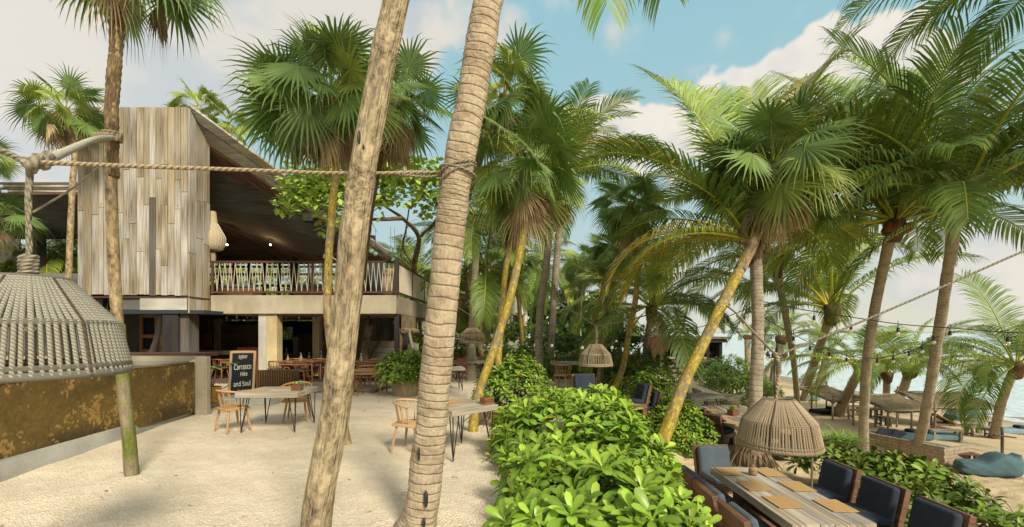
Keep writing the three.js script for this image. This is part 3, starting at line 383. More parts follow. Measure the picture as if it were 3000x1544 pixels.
// ---------------------------------------------------------------- raised pool
{
  const o = thing('raised_pool', 'raised pool behind a dark ochre wall flaking gold', 'pool', V(-7, 0, -8));
  const a = [-6.35, 3.0], b = [-7.16, 10.0], at = (t, d = 0) => [mix(a[0], b[0], t) - d, mix(a[1], b[1], t)], hW = 1.21;
  const quadWall = (p, q, th, y0, y1) => hexa([V(p[0], y0, -p[1]), V(q[0], y0, -q[1]), V(q[0] - th, y0, -q[1]), V(p[0] - th, y0, -p[1])], [V(p[0], y1, -p[1]), V(q[0], y1, -q[1]), V(q[0] - th, y1, -q[1]), V(p[0] - th, y1, -p[1])]);
  const w = quadWall(at(0), at(1), .2, .1, hW); { const P = w.attributes.position, uv = w.attributes.uv; for (let i = 0; i < P.count; i++) uv.setXY(i, P.getZ(i) * 1.0 + P.getX(i) * .4, P.getY(i)); }
  wpart('ochre_wall', w, C.patina, o); wpart('coping', quadWall(at(0, -.012), at(1, -.012), .26, hW, hW + .014), C.patina, o);
  wpart('corner_post', rbox(.26, 1.36, .14, .012, -7.02, .66, -10.08), C.conc, o, 'pale plastered end post of the pool wall');
  wpart('back_wall', box(6.6, 1.26, .3, -11.7, .63, -12.0), C.conc, o); wpart('end_wall', hexa([V(-7.2, 0, -10.1), V(-8.4, 0, -12.1), V(-8.6, 0, -12.1), V(-7.4, 0, -10.1)], [V(-7.2, 1.2, -10.1), V(-8.4, 1.2, -12.1), V(-8.6, 1.2, -12.1), V(-7.4, 1.2, -10.1)]), C.conc, o); wpart('ledge', box(6.4, .1, .9, -11.7, 1.27, -12.4), C.rust, o);
  wpart('water', hexa([V(-20, .9, -2), V(-6.75, .9, -3), V(-8.6, .9, -11.9), V(-20, .9, -11.9)], [V(-20, 1.13, -2), V(-6.75, 1.13, -3), V(-8.6, 1.13, -11.9), V(-20, 1.13, -11.9)]), MP([.03, .09, .085], { roughness: .08 }), o);
  struct('kerb', hexa([V(-5.95, -.05, -2.4), V(-7.48, -.05, -11.4), V(-7.9, -.05, -11.4), V(-6.5, -.05, -2.4)], [V(-5.97, .225, -2.4), V(-7.50, .225, -11.4), V(-7.9, .225, -11.4), V(-6.5, .225, -2.4)]), C.kerb);
  struct('step', rbox(1.5, .18, .5, .02, -7.05, .07, -11.75), C.kerb); struct('step', rbox(2.4, .12, 1.2, .02, -7.3, .05, -12.7), C.conc);
}
struct('timber_deck', (() => { const gs = []; for (let k = 0; k < 8; k++) gs.push(rbox(4.6, .10, .24, .01, -6.6 + k * .05, .07, -14.1 - k * .26)); return merge(gs); })(), W.beach);
// ---------------------------------------------------------------- far white house and beach hut
{
  const Z = 30, h = thing('white_house', 'pale rendered house far behind the courtyard palms', 'house', V(-3, 0, -Z)); const q = (x, y) => px(x, y, Z);
  const x0 = q(1180, 0).x, x1 = q(1545, 0).x, yt = q(0, 862).y; wpart('wall', box(x1 - x0, yt + .1, 4, (x0 + x1) / 2, yt / 2, -Z - 2), C.white, h); wpart('roof', box(x1 - x0 + .4, .16, 4.4, (x0 + x1) / 2, yt + .1, -Z - 2), C.concPale, h);
  const w = wpart('window', box(.72, 1.5, .08, q(1518, 0).x, q(0, 955).y, -Z + .03), C.paneDark, h); for (const [dx, dy, a, b] of [[0, .78, .9, .1], [0, -.78, .9, .1], [-.4, 0, .1, 1.6], [.4, 0, .1, 1.6], [0, 0, .7, .05], [0, -.4, .7, .05]]) wpart('frame', box(a, b, .06, q(1518, 0).x + dx, q(0, 955).y + dy, -Z + .1), C.cream, w);
}
{
  const Z = 31, c = px(2020, 1100, Z), y0 = gh(c.x, Z), o = thing('beach_bar', 'small dark beach bar with flat thatched roof at the dune top', 'hut', V(c.x, y0, -Z)); const q = (x, y) => px(x, y, Z);
  const yr = q(0, 998).y, w = 5.0, R = rng(31);
  const rf = wpart('roof', rbox(w, .26, 4, .04, c.x - .05, yr, -Z - 1.6), W.char, o); wpart('thatch', box(w + .3, .16, 4.3, c.x, yr + .2, -Z - 1.6), C.thatch, rf);
  for (const x of [-2.0, -1.1, 1.2, 2.1]) wpart('post', box(.2, yr - y0 + .4, .2, c.x + x, (yr + y0) / 2, -Z + .1), x < -1.5 ? C.stone : W.black, o);
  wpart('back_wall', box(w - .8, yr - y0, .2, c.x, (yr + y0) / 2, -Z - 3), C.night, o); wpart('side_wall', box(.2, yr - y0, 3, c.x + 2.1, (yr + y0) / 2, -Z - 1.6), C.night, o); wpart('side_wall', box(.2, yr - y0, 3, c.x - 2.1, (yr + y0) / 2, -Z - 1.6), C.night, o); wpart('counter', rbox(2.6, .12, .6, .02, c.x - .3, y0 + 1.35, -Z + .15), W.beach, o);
  for (let j = 0; j < 4; j++) for (let k = 0; k < 6; k++) wpart('stone', new THREE.DodecahedronGeometry(.25, 0).scale(1, .7, .7).rotateY(R() * 6).translate(c.x - 1.3 + k * .42 + (j % 2) * .2, y0 + .12 + j * .33, -Z + .1), C.stone, o);
}
{ // low stacked-timber retaining wall and steps below the hut
  const o = thing('timber_retaining_wall', 'dark stacked timber wall with slab top below the beach bar', 'wall', gnd(2060, 1165)); const R = rng(9);
  const pts = [[2035, 1130, 21], [2060, 1150, 20], [2105, 1160, 19.5], [2170, 1168, 21], [2240, 1190, 19]];
  for (let i = 0; i < 4; i++) { const a = px(...pts[i]), b = px(...pts[i + 1]); for (let k = 0; k < (i < 2 ? 4 : 2); k++) { const p = a.clone().lerp(b, .5), L = a.distanceTo(b), g = rbox(L + .1, .2, .22, .03).rotateY(atan2(-(b.z - a.z), b.x - a.x)).translate(p.x, p.y - k * .22 - .1, p.z + R() * .05); wpart(k ? 'timber' : 'slab', g, k ? [W.char, W.dark, W.black][floor(R() * 3)] : W.grey, o); } }
  for (let k = 0; k < 5; k++) { const p = gnd(2120 - k * 3, 1162 + k * 11); struct('step', rbox(1.3, .12, .35, .02, p.x, p.y + .05, p.z), W.beach); }
}
// ================================================================ palm fronds and leaves (shared shapes)
class Tri { constructor() { this.p = []; this.c = []; this.i = []; } v(q, c) { this.p.push(q.x, q.y, q.z); this.c.push(c[0], c[1], c[2]); return this.p.length / 3 - 1; } t(a, b, c) { this.i.push(a, b, c); }
  geo() { const g = new THREE.BufferGeometry(); g.setAttribute('position', new THREE.Float32BufferAttribute(this.p, 3)); g.setAttribute('color', new THREE.Float32BufferAttribute(this.c, 3)); g.setIndex(this.i); g.computeVertexNormals(); return g; } }
function strip(T, cs, r, col, sides = 5) { const o = []; for (let i = 0; i < cs.length; i++) { const t = cs[min(i + 1, cs.length - 1)].clone().sub(cs[max(i - 1, 0)]).normalize(), n = V(0, 0, 1), b = t.clone().cross(n).normalize(); const row = []; for (let j = 0; j < sides; j++) { const a = j / sides * 2 * PI; row.push(T.v(cs[i].clone().addScaledVector(n, cos(a) * r(i / (cs.length - 1))).addScaledVector(b, sin(a) * r(i / (cs.length - 1)) * .7), col)); } o.push(row); if (i) for (let j = 0; j < sides; j++) { const k = (j + 1) % sides; T.t(o[i - 1][j], o[i - 1][k], o[i][j]); T.t(o[i - 1][k], o[i][k], o[i][j]); } } }
// feather frond of a coconut palm, 3.2 m long, rising at elev (radians) and bending under its weight
function featherFrond(elev, seed, yel = 0, NL = 64) {
  const R = rng(seed), T = new Tri(), n = 18, L = 3.2, cs = [V()], tg = []; const bend = (1.15 + .5 * R()) * (.2 + .8 * cos(elev * .9)), side = (R() - .5) * .35;
  for (let i = 1; i <= n; i++) { const s = i / n, a = max(elev - bend * pow(s, 1.7), -1.5), d = V(cos(a), sin(a), side * s).normalize(); tg.push(d); cs.push(cs[i - 1].clone().addScaledVector(d, L / n)); } tg.push(tg[n - 1]);
  strip(T, cs, (t) => .042 * (1 - t) + .006, [2.6, 1.75, 1.1]);
  const lax = (.3 + .4 * R()) * (elev > .8 ? .55 : 1), twist = (R() - .5) * .5;
  for (let k = 0; k < NL; k++) {
    const q = k / (NL - 1), s = .17 + .83 * q, f = min(s * n, n - .001), i = floor(f), p = cs[i].clone().lerp(cs[i + 1], f - i), t = tg[i];
    for (const sg of [-1, 1]) {
      if (R() < .03) continue;
      const len = (.30 + .62 * pow(sin(PI * (.12 + .80 * q)), .8)) * (.88 + .2 * R()), fw = mix(.35, 1.5, pow(q, 1.3)) + (R() - .5) * .22, up = t.clone().cross(V(0, 0, 1)).multiplyScalar(-1);
      const latv = V(0, 0, sg), roll = twist + sg * .0, d0 = latv.clone().multiplyScalar(cos(roll)).addScaledVector(up, .28 + sin(roll) * sg).addScaledVector(t, fw).normalize();
      const d1 = d0.clone().add(V(0, -lax * (.6 + .8 * R()), 0)).normalize(), d2 = d1.clone().add(V(0, -lax * (1.0 + 1.2 * R()), 0)).normalize();
      const w = .0125 + .007 * sin(PI * q), wd = t.clone().addScaledVector(d0, -t.dot(d0)).normalize(), e1 = p.clone().addScaledVector(d0, len * .42), e2 = e1.clone().addScaledVector(d1, len * .33), e3 = e2.clone().addScaledVector(d2, len * .25);
      const b = .7 + .6 * R(), ye = clamp(yel + (R() - .5) * .35 * (yel > 0 ? 1 : .5)), cb = mix3([b, b, b], [b * 3.0, b * 1.75, b * .7], ye), ct = R() < .22 ? [b * 2.6, b * 1.35, b * 1.1] : cb.map((x, j) => x * [1.25, 1.12, .9][j]);
      const A = T.v(p.clone().addScaledVector(wd, w * .5), cb), B1 = T.v(p.clone().addScaledVector(wd, -w * .5), cb), C1 = T.v(e1.clone().addScaledVector(wd, w), cb), D = T.v(e1.clone().addScaledVector(wd, -w), cb), E = T.v(e2.clone().addScaledVector(wd, w * .75), cb), F = T.v(e2.clone().addScaledVector(wd, -w * .75), cb), H = T.v(e3, ct);
      T.t(A, B1, C1); T.t(B1, D, C1); T.t(C1, D, E); T.t(D, F, E); T.t(E, F, H);
    }
  }
  return T.geo();
}
// fan leaf of a thatch palm: stalk and a pleated blade split into drooping fingers
function fanLeaf(elev, seed, { dead = 0, K = 34, span = 2.75, R0 = .9, stalk = .8, sides = 4 } = {}) {
  const R = rng(seed), T = new Tri(), cs = [V()]; let a = elev; const n = 6; for (let i = 1; i <= n; i++) { a = elev - .55 * pow(i / n, 1.5) * cos(elev) - dead * .25; cs.push(cs[i - 1].clone().add(V(cos(a), sin(a), 0).multiplyScalar(stalk / n))); }
  strip(T, cs, (t) => .017 - .007 * t, dead ? [1.2, 1.1, 1] : [2.6, 1.9, 1.2], sides);
  const c = cs[n], tilt = a - .25 - .55 * R() * cos(a), t = V(cos(tilt), sin(tilt), 0), nr = V(-sin(tilt), cos(tilt), 0), lt = V(0, 0, 1), cup = (dead ? .9 : .32) * (.5 + R()), drop = (dead ? 1.0 : .22 + .6 * R()), roll = (R() - .5) * 1.9; lt.applyAxisAngle(t, roll); nr.applyAxisAngle(t, roll);
  for (let k = 0; k < K; k++) {
    const th = (k / (K - 1) * 2 - 1) * span * (dead ? .7 : 1), dth = span / K * (dead ? .7 : 1), len = R0 * (.68 + .34 * cos(th / 1.5)) * (.88 + .22 * R()), b = .7 + .55 * R(), col = dead ? grey(b) : [b, b, b * .95], tip = dead ? [b * 1.5, b * 1.3, b * 1.1] : R() < .42 ? [b * 3.0, b * 1.75, b * 2.2] : [b * 1.3, b * 1.15, b];
    const dir = (x, lift) => t.clone().multiplyScalar(cos(x)).addScaledVector(lt, sin(x)).addScaledVector(nr, lift - cup * pow(abs(sin(x * .55)), 2)).normalize();
    const brk = !dead && R() < .09 ? 1.6 : 0, dm = dir(th, .05), dl = dir(th - dth, -.05), dr = dir(th + dth, -.05), rm = len * .40;
    const pm = c.clone().addScaledVector(dm, rm), pl = c.clone().addScaledVector(dl, rm * .98), pr = c.clone().addScaledVector(dr, rm * .98), dn = dm.clone().add(V(0, -drop * (.25 + .5 * R()) - brk, 0)).normalize(), dn2 = dn.clone().add(V(0, -drop * (.5 + 1.3 * R()), 0)).normalize();
    const wv = dr.clone().sub(dl).normalize(), q = pm.clone().addScaledVector(dn, len * .3), e = q.clone().addScaledVector(dn2, len * (.22 + .2 * R())), w = rm * dth * .55;
    const O = T.v(c, col), a1 = T.v(pl, col), a2 = T.v(pm, col.map((x) => x * 1.15)), a3 = T.v(pr, col), b1 = T.v(q.clone().addScaledVector(wv, -w * .72), col), b2 = T.v(q.clone().addScaledVector(wv, w * .72), col), z = T.v(e, tip);
    T.t(O, a1, a2); T.t(O, a2, a3); T.t(a1, b1, a2); T.t(a2, b1, b2); T.t(a2, b2, a3); T.t(b1, z, b2);
  }
  return T.geo();
}
const ELEV = [1.35, 1.0, .65, .3, -.05, -.4, -.8];
const FEATHER = ELEV.map((e, i) => [0, 1, 2].map((k) => featherFrond(e, 100 + i * 7 + k, k === 2 ? .12 : 0)));
const FEATHERY = ELEV.map((e, i) => featherFrond(e, 300 + i, .55));
const FAN = ELEV.map((e, i) => [0, 1, 2, 3, 4].map((k) => fanLeaf(e, 500 + i * 7 + k, { K: 30 + k * 2, span: 2.4 + .15 * k })));
const FANDEAD = [-.5, -.9, -1.25].map((e, i) => [0, 1].map((k) => fanLeaf(e, 700 + i * 3 + k, { dead: 1, K: 26, span: 1.9 })));
const nearest = (e) => { let b = 0; ELEV.forEach((x, i) => { if (abs(x - e) < abs(ELEV[b] - e)) b = i; }); return b; };
// a whole palm: trunk along pts, crown of separate leaves on top
function palm({ name, label, pts, r0, r1, bark, kind = 'fan', n = 20, sc = 1, mats, dead = 0, seed = 1, group, rs = 12, fibre = 0, flare = .35, extra = [], lean = .34, top = .95, low = -.45, wind = .35, ring = 0, upper, coco = 0, shy = false }) {
  sc *= kind === 'fan' ? .62 : .92;
  const R = rng(seed), o = thing(name, label, 'palm tree', pts[0].clone(), group), end = pts[pts.length - 1], b = pts[0].clone(); b.y -= .15;
  const L = pts.reduce((s, p, i) => i ? s + p.distanceTo(pts[i - 1]) : 0, 0);
  const rad = (t) => mix(r0, r1, pow(t, .8)) * (1 + flare * exp(-t * L / .42));
  wpart('trunk', limb([b, ...pts.slice(1)], rad, { rs, n: max(24, Math.round(L * (ring ? 22 : 6))), wob: .14, seed, rep: Math.round(max(1, r0 / .08)) > 2 ? 2 : 1, ring: ring ? (v, a) => { const q = (v + (vnoise(a * 1.3, v * 3) - .5) * .05) * 10.5 + .9 * sin(v * 1.9 + seed) + .5 * sin(v * 5.3), d = q - floor(q); return 1 - ring * d + (d < .12 ? ring * .5 : 0); } : undefined }), bark, o);
  if (upper) { const c = new THREE.CatmullRomCurve3([b, ...pts.slice(1)], false, 'centripetal'), cut = []; for (let i = 0; i <= 8; i++) cut.push(c.getPoint(mix(upper[0], 1, i / 8))); wpart('upper_trunk', limb(cut, (t) => rad(mix(upper[0], 1, t)) * 1.04, { rs, n: 20, wob: .2, seed }), upper[1], o); }
  if (fibre) wpart('leaf_sheath', limb([end.clone().add(V(0, -fibre, 0)).lerp(pts[pts.length - 2].clone().setY(end.y - fibre), .12), end.clone().add(V(0, .05, 0)), end.clone().add(V(0, .18, 0))], (t) => r1 * (1.15 + .55 * sin(PI * min(1, t * 1.1))) * (t > .95 ? .6 : 1), { rs: 12, n: 12, wob: .5, seed }), kind === 'fan' ? B.fibreTan : B.fibre, o);
  const base = end.clone().sub(pts[0]).add(V(0, .06, 0)), put = (nm, geo, m, yaw, s, tz = 0) => { const f = part(nm, geo, m, o); f.position.copy(base).add(V(cos(yaw) * r1 * .7, (R() - .3) * .12 * sc, -sin(yaw) * r1 * .7)); f.rotation.set(0, yaw, tz, 'YXZ'); f.scale.setScalar(s); return f; };
  for (let k = 0; k < n; k++) {
    let yaw = k * 2.39996 + (R() - .5) * .5; if (shy && sin(yaw) < -.35) yaw = -yaw; const q = (k + .5) / n, e = mix(1.35, low, pow(q, top)) + (R() - .5) * .2, wl = lean * (cos(yaw) > 0 ? cos(yaw) : cos(yaw) * .25) * (kind === 'fan' ? 1 : .6);  // leaves on the weather side stand higher
    const i = nearest(e), v = floor(R() * (kind === 'fan' ? 5 : 3)), s = sc * (.85 + .3 * R()) * (q < .12 ? .8 : 1), mm = mats[floor(R() * mats.length)];
    if (kind === 'fan') put('fan_leaf', FAN[i][v], mm, yaw, s, wl); else put('frond', mm === G.yellow ? FEATHERY[i] : FEATHER[i][v], mm, yaw, s, wl);
  }
  for (let k = 0; k < dead; k++) { const yaw = k * 2.1 + R(); if (kind === 'fan') put('dead_leaf', FANDEAD[floor(R() * 3)][floor(R() * 2)], R() < .6 ? G.dead : G.deadDark, yaw, sc * (.8 + .3 * R())); else put('dead_frond', FEATHER[6][floor(R() * 3)], G.dead, shy && sin(yaw) < 0 ? -yaw : yaw, sc * .55); }
  for (const [yawDeg, e, s0, m] of extra) { const i = nearest(e), s = s0 * (kind === 'fan' ? .62 : .92); kind === 'fan' ? put('fan_leaf', FAN[i][1], m, yawDeg * PI / 180, s) : put('frond', m === G.yellow ? FEATHERY[i] : FEATHER[i][0], m, yawDeg * PI / 180, s); }
  for (let k = 0; k < coco; k++) { const yaw = k * 1.9 + R(); part('coconut', new THREE.SphereGeometry(.11, 10, 8).scale(1, 1.2, 1), C.terra, o).position.copy(base).add(V(cos(yaw) * .24, -.12 - .1 * R(), sin(yaw) * .24)); }
  return o;
}
const path = (b, list, Z1) => { const n = list.length, Z0 = -b.z; return [b, ...list.map(([x, y], i) => px(x, y, mix(Z0, Z1 ?? Z0, (i + 1) / n)))]; };   // trunk from its foot through sighted points, drifting to distance Z1
const fanMix = [G.fan, G.fan, G.fanDark, G.fanLight], cocoMix = [G.coco, G.coco, G.cocoDark, G.cocoLight], cocoSun = [G.coco, G.cocoLight, G.cocoLight, G.yellow];
// ---- the two big trunks in front
{
  const Z = 3.2; palm({ name: 'coconut_palm', label: 'smooth blotchy leaning trunk nearest the camera, crown above the picture', pts: [V((918 - 1500) / FOCAL * 3.25, 0, -3.25), px(924, 1544, Z), px(974, 1250, Z), px(1006, 1000, Z), px(1042, 650, Z), px(1063, 500, Z), px(1118, 200, Z), px(1160, 0, Z), px(1260, -500, 3.2), px(1350, -1150, 3.2)], r0: .107, r1: .088, bark: B.smooth, kind: 'coco', n: 9, mats: cocoMix, seed: 3, rs: 28, flare: .15, ring: .014, fibre: .4, low: .4 });
}
palm({ name: 'coconut_palm', label: 'thick ringed pale trunk with split flared foot and rope around it', pts: [V((1205 - 1500) / FOCAL * 4.25, 0, -4.25), px(1232, 1500, 4.22), px(1262, 1250, 4.2), px(1288, 1000, 4.15), px(1321, 650, 4.05), px(1342, 500, 4.0), px(1390, 240, 3.95), px(1432, 0, 3.9), px(1540, -420, 3.85), px(1740, -1010, 3.8)], r0: .155, r1: .128, bark: B.ring, kind: 'coco', n: 9, mats: [G.coco, G.cocoDark], seed: 6, rs: 30, flare: 1.15, fibre: .4, ring: .035, low: .75, sc: .9, extra: [[75, -.8, .88, G.coco], [40, -.8, .90, G.cocoDark]] });
// ---- thatch palms on the left
palm({ name: 'thatch_palm', label: 'slim ragged trunk in front of the plank tower with mossy green foot', pts: path(gnd(387, 1400), [[365, 1150], [343, 920], [333, 750], [326, 560], [329, 300], [340, 120], [356, -150]], 5.75), r0: .066, r1: .064, bark: B.tan, n: 18, sc: 1.25, mats: [G.fanDark, G.fanDark, G.fan], dead: 3, seed: 11, rs: 16, flare: .1, low: -.75, lean: .02, extra: [[-12, -.4, 1.35, G.fanDark], [8, -.05, 1.5, G.fanDark], [-20, -.8, 1.2, G.fan], [-30, -.4, 1.1, G.fanDark]] });
{ const p = scene.children.find((c) => c.userData.label?.startsWith('slim ragged')), c = [[388, 1408], [381, 1300], [368, 1190], [357, 1060], [348, 950]].map(([x, y]) => px(x, y, 5.75)); wpart('moss', limb(c, (t) => .074 - .004 * t, { rs: 16, n: 16, wob: .14, seed: 11 }), B.moss, p); const s = [[333, 520], [327, 400], [330, 260], [338, 130], [350, -40]].map(([x, y]) => px(x, y, 5.75)); wpart('ragged_bark', limb(s, .065, { rs: 14, n: 70, wob: .4, seed: 5, ring: (v) => { const q = v * 10, d = q - floor(q); return 1 + .16 * d; } }), B.fibreTan, p); }
palm({ name: 'thatch_palm', label: 'large windblown fan palm on a thin yellow trunk, left of the near trunk', pts: path(gnd(1022, 1312), [[998, 1180], [962, 960], [962, 780], [975, 600], [985, 470], [965, 300]], 7.4), r0: .065, r1: .06, bark: B.tan, upper: [.42, B.lichen], n: 36, sc: 1.4, mats: fanMix, dead: 6, seed: 21, fibre: .35, low: -.7, lean: .4, extra: [[170, .3, 1.75, G.fan], [190, -.05, 1.8, G.fan], [150, .65, 1.8, G.fanLight], [130, 1.0, 1.8, G.fanLight], [200, .65, 1.6, G.fan], [60, 1.0, 1.8, G.fan], [100, 1.35, 1.9, G.fanLight], [175, -.4, 1.6, G.fan], [20, .65, 1.6, G.fanLight]] });
palm({ name: 'thatch_palm', label: 'fan palm with fibrous brown neck showing between the two big trunks', pts: path(gnd(1000, 1218), [[1030, 1000], [1062, 760], [1090, 560], [1112, 460], [1165, 320]], 9.4), r0: .11, r1: .10, bark: B.fibre, n: 28, sc: 1.4, mats: [G.fanDark, G.fan, G.fan], dead: 12, seed: 24, fibre: .6, low: -.75 });
palm({ name: 'thatch_palm', label: 'fan palm whose orange fibrous neck emerges right of the ringed trunk', pts: path(gnd(1296, 1172), [[1310, 900], [1350, 640], [1395, 500], [1432, 380], [1475, 300]], 9.6), r0: .10, r1: .09, bark: B.fibreTan, n: 30, sc: 1.45, mats: [G.fan, G.fanLight, G.fan], dead: 7, seed: 27, fibre: .5, low: -.6, extra: [[-10, .3, 1.3, G.fanLight], [20, 1.0, 1.2, G.fan]] });
palm({ name: 'thatch_palm', label: 'yellow trunk leaning far right out of the small table', pts: path(gnd(1382, 1272), [[1397, 1175], [1448, 1020], [1500, 850], [1528, 710], [1542, 600], [1540, 500]], 8.6), r0: .085, r1: .07, bark: B.lichen, n: 32, sc: 1.5, mats: [G.fanLight, G.fan, G.fan], dead: 9, seed: 31, fibre: .7, low: -.65, flare: .2 });
palm({ name: 'thatch_palm', label: 'upright thin yellow trunk crossing behind the leaning one', pts: path(px(1455, 1180, 11), [[1459, 1080], [1464, 995], [1472, 880], [1490, 740], [1520, 640]], 11.6), r0: .08, r1: .07, bark: B.lichen, n: 22, sc: 1.1, mats: [G.fan, G.fanDark], dead: 8, seed: 34, fibre: .5, low: -.6 });
palm({ name: 'thatch_palm', label: 'dark trunk with black bands rising behind the mid hedge', pts: path(gnd(1583, 1138), [[1578, 1000], [1586, 880], [1600, 780], [1612, 660], [1625, 560]], 15.6), r0: .14, r1: .115, bark: B.ringDark, n: 26, sc: 1.45, mats: [G.fan, G.fanDark, G.fanLight], dead: 14, seed: 37, fibre: .4, low: -.7 });
palm({ name: 'coconut_palm', label: 'straight grey banded trunk right of the pale ringed trunk', pts: path(gnd(1380, 1112), [[1384, 960], [1390, 820], [1398, 690], [1400, 640]], 17.6), r0: .17, r1: .13, bark: B.ringGrey, kind: 'coco', n: 18, sc: .85, mats: [G.cocoDark, G.coco], dead: 2, seed: 41, fibre: .6, flare: .5 });
palm({ name: 'thatch_palm', label: 'yellow trunk curving right above the far rope lamp', pts: path(gnd(1793, 1147), [[1826, 1071], [1843, 972], [1860, 890], [1867, 800], [1862, 700], [1850, 610]], 13.6), r0: .10, r1: .085, bark: B.lichen, upper: [.66, B.fibreTan], n: 30, sc: 1.4, mats: [G.fan, G.fanDark, G.fan], dead: 14, seed: 43, fibre: .5, low: -.75, extra: [[80, .65, 1.6, G.fanDark], [120, 1.0, 1.6, G.fanDark]] });
palm({ name: 'thatch_palm', label: 'thin yellow trunk leaning right behind the far rope lamp', pts: path(gnd(1712, 1114), [[1727, 1000], [1752, 900], [1776, 810], [1790, 740]], 18), r0: .105, r1: .09, bark: B.lichen, n: 20, sc: 1.4, mats: [G.fanDark, G.fan], dead: 8, seed: 46, fibre: .4, low: -.7 });
palm({ name: 'thatch_palm', label: 'short slim yellow trunk standing just right of the far rope lamp', pts: path(gnd(1752, 1132), [[1768, 1010], [1780, 900], [1802, 800], [1812, 735]], 17), r0: .10, r1: .09, bark: B.tan, n: 18, sc: 1.3, mats: [G.fanDark, G.cocoDark], dead: 8, seed: 47, fibre: .4, low: -.6 });
palm({ name: 'thatch_palm', label: 'big fan palm on a long bare yellow trunk leaning across the beach bar', pts: path(gnd(1925, 1316), [[2000, 1135], [2075, 975], [2122, 880], [2165, 795], [2205, 715], [2245, 610], [2262, 500]], 9.6), r0: .118, r1: .10, bark: B.lichen, upper: [.58, B.tan], n: 36, sc: 1.85, mats: [G.fan, G.fan, G.fanDark, G.fanLight], dead: 14, seed: 51, fibre: .7, low: -.7, rs: 16, extra: [[185, .65, 1.8, G.fanDark], [170, .3, 1.8, G.fan], [200, .3, 1.7, G.fanDark], [60, 1.35, 1.6, G.fan], [100, 1.0, 1.7, G.fan], [-5, -.05, 1.7, G.fan], [10, -.4, 1.6, G.fan], [-20, .3, 1.6, G.fan], [175, -.05, 1.8, G.fanDark]] });
// ---- tall coconut palms on the right
palm({ name: 'coconut_palm', label: 'upright coconut trunk with root mass at its foot behind the rope lamp', pts: path(gnd(2200, 1366), [[2213, 1150], [2220, 950], [2216, 800], [2212, 715]], 9.8), r0: .135, r1: .12, bark: B.ringGrey, kind: 'coco', n: 18, sc: 1.12, mats: cocoSun, dead: 0, seed: 55, fibre: .5, ring: .04, rs: 18, flare: .7, low: .2, shy: true, extra: [[178, .3, 1.25, G.yellow], [150, 1.0, 1.75, G.yellow], [60, 1.35, 1.75, G.cocoLight], [25, 1.0, 1.7, G.yellow], [35, 1.0, 1.6, G.cocoLight], [120, 1.35, 1.8, G.cocoLight], [90, 1.35, 1.75, G.cocoLight], [140, 1.35, 1.7, G.cocoLight], [20, 1.35, 1.8, G.yellow], [5, 1.35, 1.7, G.cocoLight], [165, 1.0, 1.55, G.coco]] });
{ const p = scene.children.find((c) => c.userData.label?.startsWith('upright coconut trunk with root')), R = rng(4); const q = p.position; for (let k = 0; k < 60; k++) { const a = R() * 6.28, r = .2 + .05 * R(), r2 = r + .16 + .22 * R(); wpart('root', limb([V(q.x + cos(a) * r, q.y + .55 - .25 * R(), q.z + sin(a) * r), V(q.x + cos(a + .1) * (r + .1), q.y + .3, q.z + sin(a + .1) * (r + .1)), V(q.x + cos(a + (R() - .5) * .5) * r2, q.y - .04, q.z + sin(a) * r2)], .014, { rs: 5, n: 5 }), B.branch, p); } wpart('root_ball', limb([V(q.x, q.y - .1, q.z), V(q.x, q.y + .3, q.z), V(q.x, q.y + .62, q.z)], (t) => mix(.34, .21, t), { rs: 16, n: 12, wob: .4, seed: 3 }), B.branch, p); }
palm({ name: 'coconut_palm', label: 'slim coconut trunk leaning left, just right of the upright root-footed trunk', pts: path(gnd(2338, 1212), [[2328, 1080], [2308, 960], [2288, 850], [2276, 760]], 13.8), r0: .14, r1: .12, bark: B.ringGrey, kind: 'coco', n: 15, sc: 1.15, low: .1, mats: cocoSun, dead: 0, seed: 58, fibre: .5, ring: .04, shy: true });
palm({ name: 'coconut_palm', label: 'thick leaning coconut trunk with yellow stalks right of the hanging lamp', pts: path(gnd(2350, 1172), [[2378, 1090], [2405, 1010], [2425, 945], [2436, 905]], 16.5), r0: .20, r1: .18, bark: B.ring, kind: 'coco', n: 20, sc: 1.35, mats: [G.coco, G.cocoLight, G.cocoLight], dead: 0, seed: 61, fibre: .5, ring: .04, low: .2, shy: true });
palm({ name: 'coconut_palm', label: 'tall curving coconut trunk beside the bushes right of the rope lamp', pts: path(gnd(2528, 1338), [[2532, 1190], [2540, 1060], [2566, 890], [2597, 745], [2622, 655]], 11.2), r0: .138, r1: .125, bark: B.ringGrey, kind: 'coco', n: 20, sc: 1.25, mats: [G.cocoDark, G.coco, G.cocoDark, G.coco], dead: 0, seed: 64, fibre: .45, ring: .035, rs: 18, low: .05, coco: 5, flare: .6, extra: [[75, 1.35, 1.8, G.coco], [40, 1.35, 1.7, G.cocoLight], [130, 1.35, 1.7, G.cocoLight], [100, 1.35, 1.9, G.coco], [120, 1.35, 1.4, G.cocoDark], [60, 1.35, 1.4, G.coco], [80, 1.0, 1.5, G.cocoDark], [165, -.05, 1.5, G.cocoLight], [180, .3, 1.5, G.coco], [10, .3, 1.5, G.cocoDark], [30, .65, 1.5, G.coco], [200, .65, 1.4, G.cocoDark], [-10, .65, 1.5, G.cocoDark], [20, 1.0, 1.6, G.cocoDark], [40, 1.0, 1.6, G.coco]] });
